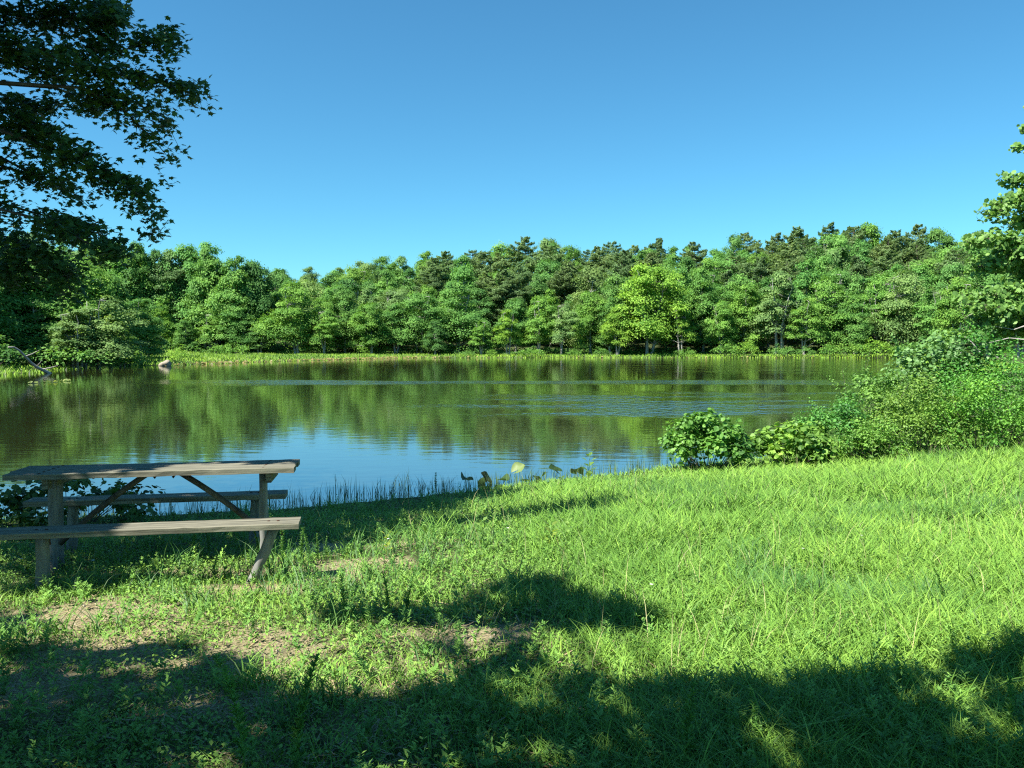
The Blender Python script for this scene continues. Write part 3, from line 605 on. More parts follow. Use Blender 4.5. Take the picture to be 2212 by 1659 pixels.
def build_table():
    th = R(10.0); a = np.array((math.cos(th), math.sin(th), 0)); c = np.array((-math.sin(th), math.cos(th), 0))   # along (to the right), across (to the lake)
    corner = at(634.7, 1009.8, z=1.205)                       # front right corner of the top
    g0 = gz(corner[0] - 1.1, corner[1] + .3)
    root_p = corner - a * 1.13 + c * 0.31; root_p[2] = g0
    t = empty('picnic_table', root_p, 'weathered grey wooden picnic table with two plank benches on the bank', 'table')
    def local(p): return np.asarray(p) - root_p
    def board(name, parent, right_front, L, Wd, T, seed, tilt=0.0, yaw=th, mat=M_WOOD):
        g = G(); plank(g, L, Wd, T, seed); o = g.build(name, mat, parent)
        o.location = local(right_front); o.rotation_euler = (tilt, 0, yaw); return o
    top = G(); tube(top, [(0, 0.05, -.09), (0, .57, -.105)], .03, 6)   # batten under the planks, right end
    tt = bpy.data.objects.new('tabletop', None); COL.objects.link(tt); tt.parent = t
    for k, w in enumerate((0.205, 0.205, 0.205)):
        board('plank', tt, corner + c * (k * 0.212) - np.array((0, 0, 0.006 * k)) - a * (0.012 * (k == 1)), 2.30 + .015 * k, w, 0.048, 60 + k, -R(1.6))
    for s in (0.24, 2.02):
        g = G(); P0 = local(corner - a * s + c * .04 - np.array((0, 0, .049))); q = c * .55 - np.array((0, 0, .016)); u = a * .045; dn = np.array((0, 0, -.085))
        V = [P0, P0 + u, P0 + q + u, P0 + q, P0 + dn, P0 + u + dn, P0 + q + u + dn, P0 + q + dn]
        g.add(V, np.array(((0, 3, 2, 1), (4, 5, 6, 7), (0, 1, 5, 4), (1, 2, 6, 5), (2, 3, 7, 6), (3, 0, 4, 7)))); g.build('batten', M_WOOD, tt)
    bolt = G(); tube(bolt, [(0, 0, -.01), (0, 0, .003), (0, 0, .005)], [.011, .011, .006], 8); bolt_mesh = bolt.mesh('bolt', M_IRON)
    for s in (0.262, 2.042):
        for k in range(3):
            for dy in (.05, .155):
                o = link('bolt', bolt_mesh, tt); o.location = local(corner + c * (k * .212 + dy) - a * s - np.array((0, 0, .006 * k + .028 * dy + .0015)))
    def post(name, parent, p_top, p_bot, r0, r1, mat=M_POST):
        g = G(); q = np.linspace(0, 1, 7)[:, None]; A, B = local(p_top), local(p_bot)
        tube(g, A * (1 - q) + B * q + RNG.normal(size=(7, 3)) * .004, np.linspace(r0, r1, 7) * (1 + RNG.normal(size=7) * .03), 12)
        return g.build(name, mat, parent, smooth=True)
    for s, la in ((0.28, 0), (1.98, .05)):
        for wv in (0.17, 0.38):
            pt = corner - a * (s + (.024 if wv > .3 else 0)) + c * wv - np.array((0, 0, .062)); pb = pt - a * la * .5; pb[2] = gz(pb[0], pb[1]) - .12
            post('post', t, pt, pb, .034, .039)
    mid = corner - a * 1.13 + c * .31
    for sgn in (1, -1):
        pt = mid + a * .14 * sgn - np.array((0, 0, .07)); pb = mid + a * .86 * sgn; pb[2] = g0 + .22
        g = G(); q = np.linspace(0, 1, 6)[:, None]; P = local(pt) * (1 - q) + local(pb) * q - np.array((0, 0, .03)) * np.sin(q * 3.14) * -1
        tube(g, P, .026, 8); g.build('brace', M_DARKBARK, t, smooth=True)
    g = G()
    for sgn in (1, -1):
        P0 = local(mid - np.array((0, 0, .055))); u = a * .10 * sgn
        tube(g, [P0, P0 + u + (0, 0, -.03), P0 + u * .7 + (0, 0, -.05)], .014, 5)
    g.build('bracket', M_IRON, t)
    # benches
    def bench(rf, L, Wd, T, seed, legs, label, tilt):
        b = bpy.data.objects.new('bench', None); COL.objects.link(b); b.parent = t; b['label'] = label
        g = G(); plank(g, L, Wd, T, seed); o = g.build('seat_plank', M_WOOD, b); o.location = local(rf); o.rotation_euler = (tilt, 0, th)
        for s in [q[0] + e for q in legs for e in (-.035, .035)]:
            o = link('bolt', bolt_mesh, b); o.location = local(rf - a * s + c * Wd * .5 - np.array((0, 0, .002)))
        for s, ds, dw, r in legs:
            pt = rf - a * s + c * Wd * .5 - np.array((0, 0, T + .004)); pb = pt - a * ds + c * dw; pb[2] = gz(pb[0], pb[1]) - .12
            post('leg', b, pt, pb, r, r * 1.12)
            g = G(); P0 = local(pt + np.array((0, 0, -.006))); w_ = a * (r + .022)
            tube(g, [P0 - w_ - c * .05, P0 + w_ * 1.1 - c * .06, P0 + w_ * 1.15 - c * .06 - np.array((0, 0, .05))], .007, 5); g.build('bracket', M_IRON, b)
        return b
    nb = at(645, 1130, z=0.90); bench(nb, 2.52, .24, .044, 71, ((0.20, .21, -.02, .040), (1.86, .0, .0, .046)), 'sunlit bench board nearest the viewer with slanted right leg', R(0))
    fb = at(616.5, 1066, z=0.815); bench(fb, 2.34, .24, .052, 72, ((0.30, .02, 0, .042), (1.95, .03, 0, .045)), 'shaded bench board on the lake side', R(-1.0))
build_table()

# ------------------------------------------------------------------ shade-giving trees
def limb_to(g, a, b, r0, r1, seed=0, sag=0.0, sides=6):
    q = np.linspace(0, 1, 7)[:, None]; rng = np.random.default_rng(seed)
    P = np.asarray(a) * (1 - q) + np.asarray(b) * q + np.array((0, 0, 1)) * (sag * np.sin(q * np.pi)) + rng.normal(size=(7, 3)) * 0.05 * np.sin(q * np.pi)
    tube(g, P, np.linspace(r0, r1, 7), sides, cap=False); return P

def clump(g, c, rad, n, size, shape, rng, up=0.9, tint=0.0, flat=(1, 1, .6)):
    d = unit(n, rng); pos = np.asarray(c) + d * (rng.random(n) ** 0.45)[:, None] * np.asarray(rad) * np.asarray(flat)
    leaves(g, pos, unit(n, rng) * .7 + (0, 0, up), d * (1, 1, .2) + unit(n, rng) * .5 + (0, 0, -.35), size * (0.65 + .6 * rng.random(n)), shape, np.clip(0.5 + tint + .22 * rng.normal(size=n), 0, 1))

def build_maple():
    rng = np.random.default_rng(21); base = np.array((-9.2, 7.6, 0)); base[2] = gz(base[0], base[1])
    t = empty('maple_tree', base, 'dark overhanging maple whose drooping leafy boughs fill the upper left corner', 'tree')
    gt, gc, gl = G(), G(), G(); B = base
    trunk = np.array([(0, 0, -.3), (.05, .05, 1.5), (.0, .1, 3), (.12, .05, 4.6), (.1, .1, 6.4), (.3, .2, 8.2), (.2, .3, 10)])
    tube(gt, trunk, [.27, .22, .2, .18, .14, .09, .04], 10)
    # boughs: pixel path, depth, half width in px
    boughs = [
        ([(-120, 10), (60, 30), (180, 30), (235, 55)], 9.0, 62, 5.4), ([(150, -70), (205, -10), (240, 20), (250, 40)], 9.2, 34, 6.2), ([(-60, 110), (120, 110), (260, 110), (345, 85), (375, 72)], 9.3, 30, 5.6),
        ([(-60, 70), (80, 110), (200, 150), (320, 175), (425, 195)], 9.0, 40, 5.4), ([(60, 150), (200, 190), (300, 225), (355, 262)], 9.4, 24, 5.2), ([(180, 190), (270, 240), (330, 300), (368, 345)], 9.1, 15, 5.0),
        ([(120, 190), (190, 215), (235, 235)], 9.6, 15, 5.0), ([(-40, 180), (40, 225), (120, 240)], 9.4, 22, 4.8), ([(-60, 220), (40, 245), (130, 300), (200, 335)], 9.0, 33, 4.6), ([(20, 280), (120, 330), (220, 375), (300, 420), (338, 468)], 9.2, 25, 4.4),
        ([(150, 335), (235, 370), (290, 395), (325, 405)], 9.3, 10, 4.4), ([(-50, 340), (40, 370), (120, 395), (160, 410)], 9.5, 20, 4.2), ([(60, 370), (150, 410), (190, 445)], 9.5, 11, 4.2),
        ([(-60, 420), (40, 450), (130, 475), (215, 500), (255, 540)], 9.2, 32, 3.9), ([(-60, 490), (40, 520), (110, 560), (150, 600)], 9.4, 44, 3.6), ([(-40, 560), (20, 570), (70, 590)], 9.6, 34, 3.4), ([(110, 480), (180, 520), (235, 545)], 9.0, 18, 3.8)]
    hubs = [np.array(q) for q in ((-6.9, 8.5, 3.7), (-6.7, 8.2, 4.6), (-6.9, 8.7, 5.4), (-6.5, 8.1, 6.3))]
    for k, hb in enumerate(hubs):   # main limbs, rising from the trunk and bending over
        h0 = hb - B; z0 = h0[2] - .8; a0 = np.array((.08, .1, z0)); P = np.array([a0, a0 * .7 + h0 * .3 + (0, .05 * (-1) ** k, .28), a0 * .35 + h0 * .65 + (0, .12 * (-1) ** k, .36), h0]); tube(gl, P, [.075, .06, .045, .03], 7, cap=False)
        for q in (.45, .75, 1.0):
            cc = a0 * (1 - q) + h0 * q + np.array((0, 0, .3)) + rng.normal(size=3) * .25; clump(gc, cc, .62, 330, .095, LEAF_ROUND, rng)
    for k in range(30):             # the rest of the crown round the trunk and out to the left
        cc = np.array((rng.normal() * 1.7 - .8, rng.normal() * 2.0, rng.uniform(3.6, 10.5)))
        if (B + cc)[0] > -.74 * (B + cc)[1]: continue
        clump(gc, cc, .95, 230, .12, LEAF_OVAL, rng); limb_to(gl, (0.05, .1, max(2.8, cc[2] - 1.2)), cc, .035, .008, k, .15, 5)
    for k, (path, d, hw, zt) in enumerate(boughs):
        P = np.array([at(px, py, d=d + .5 * math.sin(i + k)) for i, (px, py) in enumerate(path)])
        hub = hubs[int(np.argmin([abs(q[2] - zt) for q in hubs]))]
        full = np.concatenate((hub[None], (hub * .5 + P[0] * .5 + (0, 0, .18))[None], P))
        tube(gl, full - B, np.linspace(.024, .003, len(full)), 5, cap=False)
        seg = np.linalg.norm(np.diff(P, axis=0), axis=1); tot = seg.sum(); cum = np.concatenate(([0], np.cumsum(seg))) / tot
        n = int(tot * hw * 15) + 60; 
        q = rng.random(n) ** 0.9; c = np.stack([np.interp(q, cum, P[:, i]) for i in range(3)], 1)
        hw *= .82; w = hw / F_PX * d * (1.05 - .55 * q)
        # sprays: leaves gathered round short twigs
        ns = max(6, n // 16); sq = rng.random(ns); scn = np.stack([np.interp(sq, cum, P[:, i]) for i in range(3)], 1); sw = hw / F_PX * d * (1.05 - .6 * sq)
        so_ = unit(ns, rng) * (sw * rng.random(ns) ** .5)[:, None] * np.array((.8, 2.2, 1.0)); tips = scn + so_; hang = rng.random(ns) < .35; tips[hang] += np.stack((rng.uniform(-.06, .10, ns), rng.normal(size=ns) * .1, -rng.uniform(.05, .28, ns)), 1)[hang]
        pick = rng.integers(0, ns, n); pos = tips[pick] + rng.normal(size=(n, 3)) * np.array((.085, .09, .045))
        for s_ in range(0, ns, 2): tube(gl, [scn[s_] - B, (scn[s_] + tips[s_]) / 2 + (0, 0, .03) - B, tips[s_] - B], [.006, .004, .002], 3, cap=False)
        nr = unit(n, rng) * .62 + (0.05, -.25, .75); tip = np.array((.6, 0, -.75)) + unit(n, rng) * .6
        leaves(gc, pos - B, nr, tip, .070 * (.65 + .6 * rng.random(n)), LEAF_MAPLE, np.clip(.42 + .2 * rng.normal(size=n), 0, 1))
        # the crown above and sunward of the bough
        for i in range(len(P)):
            for s_ in (1.5, 2.7):
                cc = P[i] + SUN * s_ * (1 + .1 * rng.normal())
                v = cc - (0, 0, CAM_H)
                if v[1] > 0 and v[0] / v[1] > -.70 and v[2] / v[1] < .50: continue
                clump(gc, cc - B, .62, 150, .10, LEAF_ROUND, rng)
                if rng.random() < .5: limb_to(gl, (.1, .1, float(np.clip(cc[2] - B[2] - 1.3, 3, 8.5))), cc - B, .03, .008, k * 10 + i, .35, 5)
    # outer crown that throws the shade over the table and the bank
    for px, py, r, n, s_ in ((330, 1150, .75, 150, 8), (120, 1110, .9, 220, 8), (60, 1230, .9, 220, 7.5), (240, 1010, .4, 75, 7), (90, 1015, .6, 150, 7), (340, 998, .25, 35, 7), (30, 1150, .5, 120, 7), (190, 1145, .4, 90, 7), (20, 1140, .4, 150, 7.5), (100, 1140, .4, 150, 7.4), (175, 1138, .3, 90, 7.3), (150, 1005, .4, 90, 7), (300, 1000, .25, 40, 7), (700, 1120, .75, 210, 8.2), (820, 1110, .65, 190, 8.3), (930, 1130, .5, 150, 8.4), (1040, 1120, .5, 150, 8.6), (1150, 1108, .55, 160, 8.8), (1270, 1110, .5, 140, 9), (1340, 1085, .35, 70, 9),
                          (200, 1160, .6, 200, 8), (420, 1155, .6, 200, 8), (540, 1150, .6, 200, 8), (650, 1150, .55, 180, 8), (40, 1170, .6, 160, 8), (300, 1100, .8, 260, 8), (500, 1095, .8, 260, 8), (640, 1085, .6, 160, 8.2), (780, 1080, .5, 150, 8.4), (920, 1072, .45, 130, 8.6), (760, 1160, .45, 130, 8), (600, 1144, .5, 110, 8.0), (460, 1120, .6, 110, 8)):
        gp = at(px, py, z=1.2 if py < 1050 else (.9 if 1137 < py < 1142 else .35)); cc = gp + SUN * s_
        v = cc - (0, 0, CAM_H)
        while v[1] > 0 and v[2] / v[1] < .46 + .7 * r / v[1] and v[0] / v[1] > -.66: cc = cc + SUN * .3; v = cc - (0, 0, CAM_H)
        clump(gc, cc - B, r, int(n * 1.9), .115, LEAF_ROUND, rng, flat=(1, 1, .5)); limb_to(gl, (.1, .1, float(np.clip(cc[2] - B[2] - 1.5, 3, 8.5))), cc - B, .04, .01, px, .4, 5)
    gt.build('trunk', M_DARKBARK, t, smooth=True); gl.build('branch', M_DARKBARK, t); gc.build('crown', M_LEAF, t, (0.085, 0.175, 0.042))
build_maple()

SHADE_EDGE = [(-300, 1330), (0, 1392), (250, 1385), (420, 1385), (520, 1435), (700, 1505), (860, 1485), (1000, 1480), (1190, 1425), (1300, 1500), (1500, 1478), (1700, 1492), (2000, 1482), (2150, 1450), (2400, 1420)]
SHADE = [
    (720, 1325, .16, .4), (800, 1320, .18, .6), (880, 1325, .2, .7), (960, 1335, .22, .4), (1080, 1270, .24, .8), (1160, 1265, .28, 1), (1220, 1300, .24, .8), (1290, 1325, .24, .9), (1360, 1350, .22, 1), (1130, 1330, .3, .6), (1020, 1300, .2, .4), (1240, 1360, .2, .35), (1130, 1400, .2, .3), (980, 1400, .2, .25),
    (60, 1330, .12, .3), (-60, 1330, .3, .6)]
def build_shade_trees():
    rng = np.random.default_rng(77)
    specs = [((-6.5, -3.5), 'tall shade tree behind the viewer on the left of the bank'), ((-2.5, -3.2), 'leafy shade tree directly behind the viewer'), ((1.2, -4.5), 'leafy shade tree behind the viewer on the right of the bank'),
             ((-12.0, -5.0), 'big unseen tree added behind the viewer for deeper shade, farthest to the left'), ((-8.5, -11.0), 'big unseen tree added well behind the viewer on the left for deeper shade'), ((-1.5, -10.5), 'big unseen tree added well behind the viewer for deeper shade'), ((5.5, -8.5), 'big unseen tree added behind the viewer on the right for deeper shade'), ((11.0, -4.5), 'big unseen tree added behind the viewer for deeper shade, farthest to the right')]  # the big trees are unseen, added to darken the foreground shade
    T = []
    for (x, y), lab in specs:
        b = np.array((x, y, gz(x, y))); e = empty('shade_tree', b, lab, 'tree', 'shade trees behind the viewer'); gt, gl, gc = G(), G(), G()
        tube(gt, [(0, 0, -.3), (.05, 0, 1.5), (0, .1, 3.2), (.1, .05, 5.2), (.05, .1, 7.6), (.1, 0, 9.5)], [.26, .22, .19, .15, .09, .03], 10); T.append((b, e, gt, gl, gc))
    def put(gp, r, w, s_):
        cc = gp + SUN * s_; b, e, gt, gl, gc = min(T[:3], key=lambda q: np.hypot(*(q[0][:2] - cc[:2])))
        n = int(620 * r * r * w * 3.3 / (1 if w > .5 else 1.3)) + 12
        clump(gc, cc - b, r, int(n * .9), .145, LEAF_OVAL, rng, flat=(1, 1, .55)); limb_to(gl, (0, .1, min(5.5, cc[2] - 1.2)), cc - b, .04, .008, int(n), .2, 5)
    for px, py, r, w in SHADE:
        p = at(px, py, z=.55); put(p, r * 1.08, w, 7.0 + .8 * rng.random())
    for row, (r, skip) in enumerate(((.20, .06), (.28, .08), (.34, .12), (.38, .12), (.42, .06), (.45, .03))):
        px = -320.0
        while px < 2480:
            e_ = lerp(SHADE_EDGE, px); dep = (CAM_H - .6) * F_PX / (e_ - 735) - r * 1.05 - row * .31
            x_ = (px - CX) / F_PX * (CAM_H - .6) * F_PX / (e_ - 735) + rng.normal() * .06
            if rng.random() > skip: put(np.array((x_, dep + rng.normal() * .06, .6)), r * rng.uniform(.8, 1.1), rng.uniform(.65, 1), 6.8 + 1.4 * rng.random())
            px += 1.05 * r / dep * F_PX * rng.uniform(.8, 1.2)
    for k in range(150):        # rest of their crowns over and behind the viewer, thickened to darken the shade
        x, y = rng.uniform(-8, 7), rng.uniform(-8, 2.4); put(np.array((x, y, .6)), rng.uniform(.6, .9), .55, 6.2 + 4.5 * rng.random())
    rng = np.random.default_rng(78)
    for b, e, gt, gl, gc in T[3:]:  # crowns of the added trees, there to block skylight
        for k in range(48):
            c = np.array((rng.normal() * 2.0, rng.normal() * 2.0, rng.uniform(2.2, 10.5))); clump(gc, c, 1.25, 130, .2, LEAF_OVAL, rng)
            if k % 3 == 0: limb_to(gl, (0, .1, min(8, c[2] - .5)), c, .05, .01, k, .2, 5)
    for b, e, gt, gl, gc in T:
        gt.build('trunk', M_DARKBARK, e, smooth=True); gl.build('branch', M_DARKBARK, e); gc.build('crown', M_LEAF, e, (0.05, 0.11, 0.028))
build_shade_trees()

# ------------------------------------------------------------------ right-hand shrubs and the poplar
SH1 = (0.12, 0.22, 0.035)
def build_shrubs():
    S = [  # px, base y hint depth, half width px, top y, n, leaf, shape, colour, label
        (1527, 14.0, 88, 905, 1900, .074, LEAF_ROUND, (.115, .215, .035), 'round-leaved bush standing alone at the water edge, nearest the lake opening'),
        (1710, 14.2, 82, 920, 1300, .08, LEAF_ROUND, (.15, .26, .04), 'low yellowish-green bush right of the lone round-leaved bush'),
        (1815, 14.6, 80, 862, 1900, .06, LEAF_OVAL, (.11, .21, .035), 'mid-height bush stepping up behind the low yellowish bush'),
        (1905, 15.6, 90, 805, 2600, .065, LEAF_OVAL, (.12, .22, .04), 'bush with pale leaves at the shoulder of the shrub bank'),
        (2030, 17.0, 105, 738, 3200, .078, LEAF_ROUND, (.125, .215, .06), 'tall shrub with large pale rounded leaves at the top of the shrub bank'),
        (2150, 15.8, 110, 748, 3400, .06, LEAF_OVAL, (.10, .205, .03), 'dense green shrub below the poplar boughs'),
        (1990, 14.3, 100, 835, 3000, .05, LEAF_OVAL, (.125, .225, .035), 'fine-leaved shrub in the middle of the shrub bank'),
        (2120, 13.9, 105, 825, 3200, .05, LEAF_OVAL, (.135, .24, .03), 'fine-leaved bright shrub in front at the right, above the tall grass'),
        (2260, 13.8, 100, 820, 2600, .05, LEAF_OVAL, (.11, .20, .03), 'shrub cut by the right edge of the view'),
        (2420, 14.2, 120, 800, 2600, .05, LEAF_OVAL, (.12, .21, .035), 'shrub beyond the right edge of the view, beside the cut shrub'), (2600, 13.2, 120, 840, 2400, .05, LEAF_OVAL, (.13, .22, .035), 'outermost shrub beyond the right edge of the view'),
        (1890, 13.9, 70, 920, 1800, .05, LEAF_OVAL, (.13, .22, .035), 'low front bush between the yellowish bush and the fine-leaved shrub')]
    for k, (px, d, hw, ty, n, lf, shp, col, lab) in enumerate(S):
        p = at(px, ty, d=d); z0 = max(0.02, gz(p[0], d)); h = p[2] - z0; r = hw / F_PX * d
        st, fo, hh = bush_kind(200 + k, r, h * 1.02, int(n * (1.6 if lf > .07 else 2.4)), lf * (1.05 if lf > .07 else .85), 38, shp, M_LEAF, 9, .5, M_DARKBARK, .008, 4 if lf > .07 else 16)
        e = empty('shrub', (p[0], d, z0), lab, 'shrub', 'shrubs along the right bank'); link('stem', st, e); col = (col[0] * (1.15 + .22 * math.sin(k * 2.3)), col[1] * (1.42 + .12 * math.sin(k * 3.1)), col[2] * 1.5); link('foliage', fo, e, col)
        if k == 0:  # upright leafy shoots above the dome
            for px2, py2, dd in ((1515, 890, 14.0), (1537, 885, 14.0), (1600, 915, 13.9), (1448, 925, 14.1)):
                g = G(); q = at(px2, py2, d=dd) - np.array(e.location); zz = np.linspace(.5, 1, 26); pos = np.stack((q[0] + RNG.normal(size=26) * .035, q[1] + RNG.normal(size=26) * .04, q[2] * zz), 1)
                leaves(g, pos, unit(26) * .6 + (0, 0, .5), unit(26) + (0, 0, .6), .085, LEAF_ROUND)
                g.build('shoot', M_LEAF, e, col)
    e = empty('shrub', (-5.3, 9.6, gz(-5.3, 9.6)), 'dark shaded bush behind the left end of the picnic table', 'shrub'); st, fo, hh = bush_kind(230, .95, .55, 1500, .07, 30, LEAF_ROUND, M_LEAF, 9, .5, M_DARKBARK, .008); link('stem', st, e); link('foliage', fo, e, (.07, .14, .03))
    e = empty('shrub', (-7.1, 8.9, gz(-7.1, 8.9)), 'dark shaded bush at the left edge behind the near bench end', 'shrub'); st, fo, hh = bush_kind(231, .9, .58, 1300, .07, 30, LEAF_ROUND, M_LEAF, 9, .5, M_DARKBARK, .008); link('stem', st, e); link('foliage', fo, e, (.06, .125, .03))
build_shrubs()

def build_poplar():
    rng = np.random.default_rng(91); d = 19.5; b = at(2330, 900, d=d); b[2] = gz(b[0], d)
    e = empty('poplar_tree', b, 'tall tree with broad pale leaves whose boughs enter from the right edge', 'tree'); gt, gl, gc = G(), G(), G()
    tube(gt, [(0, 0, -.3), (.05, 0, 2), (0, .1, 4.5), (.05, 0, 7), (0, 0, 9.5)], [.2, .17, .13, .08, .02], 9)
    boughs = [([(2330, 300), (2260, 310), (2215, 322), (2188, 318)], 10, 20), ([(2330, 260), (2240, 285), (2208, 275)], 12, 20), ([(2330, 420), (2230, 420), (2170, 440), (2135, 462)], 26, 20), ([(2330, 370), (2240, 385), (2185, 392), (2170, 380)], 18, 20), ([(2330, 470), (2220, 480), (2190, 475)], 26, 20.4),
              ([(2330, 540), (2230, 520), (2150, 515), (2090, 522)], 20, 19.3), ([(2330, 560), (2210, 560), (2140, 570), (2105, 580)], 26, 19.8), ([(2330, 620), (2220, 625), (2130, 640), (2080, 650)], 24, 19.4), ([(2330, 670), (2200, 670), (2120, 665), (2075, 660)], 16, 19), ([(2330, 720), (2230, 710), (2170, 700), (2140, 715)], 26, 19.6), ([(2330, 590), (2240, 590), (2200, 600)], 40, 20.2), ([(2330, 200), (2260, 215), (2225, 230)], 20, 20),
              ([(2330, 700), (2260, 690), (2200, 690)], 36, 20.4), ([(2330, 520), (2250, 545), (2180, 545)], 30, 19.7), ([(2330, 650), (2230, 655), (2160, 690), (2110, 700)], 24, 19.2), ([(2330, 440), (2240, 450), (2200, 430)], 24, 20)]
    for k, (path, hw, dd) in enumerate(boughs):
        P = np.array([at(px, py, d=dd + .3 * math.sin(2 * i + k)) for i, (px, py) in enumerate(path)]) - b
        tube(gl, np.concatenate((np.array([(0, 0, P[0][2] - .4)]), P)), np.linspace(.04, .007, len(P) + 1), 6, cap=False)
        seg = np.linalg.norm(np.diff(P, axis=0), axis=1); cum = np.concatenate(([0], np.cumsum(seg))) / seg.sum(); n = int(seg.sum() * hw * 16) + 30
        q = rng.random(n); c = np.stack([np.interp(q, cum, P[:, i]) for i in range(3)], 1); w = hw / F_PX * dd
        pos = c + unit(n, rng) * (w * rng.random(n) ** .5)[:, None] * (1, 1.6, 1)
        for i_ in range(0, n, 7): tube(gl, [c[i_] - (c[i_] - c[i_ - 1]) * .02, (c[i_] + pos[i_]) / 2 + (0, 0, .04), pos[i_]], [.009, .006, .003], 3, cap=False)
        leaves(gc, pos, unit(n, rng) * .85 + (-.25, -.4, .5), unit(n, rng) + (-.3, -.2, -.6), .105 * (.6 + .7 * rng.random(n)), LEAF_LOBED, np.clip(.5 + .24 * rng.normal(size=n), 0, 1))
    for k in range(26): clump(gc, (rng.normal() * .8 + 1.9, rng.normal() * 1.4, rng.uniform(2.5, 7.5)), .8, 90, .14, LEAF_LOBED, rng)
    gt.build('trunk', M_BARK, e, smooth=True); gl.build('branch', M_DARKBARK, e); gc.build('crown', M_LEAF, e, (.17, .33, .075))
    # dead limbs caught in the shrubs below
    for lab, paths, dd in (('bare grey dead limb sticking out of the shrubs below the poplar', ([(2120, 765), (2100, 740), (2078, 722)], [(2160, 772), (2110, 768), (2065, 770)]), 18.2), ('forked bleached dead branch at the right edge above the shrubs', ([(2225, 700), (2190, 712), (2150, 705)], [(2225, 735), (2180, 730), (2130, 742)]), 18.6)):
        p0 = at(*paths[0][0], d=dd); o = None; g = G()
        for pa in paths:
            P = np.array([at(x, y, d=dd + .15 * i) for i, (x, y) in enumerate(pa)]) - p0; tube(g, P, [.016, .011, .004], 6)
        o = g.build('dead_branch', M_DEAD); o.location = p0; tag(o, lab, 'branch')
build_poplar()

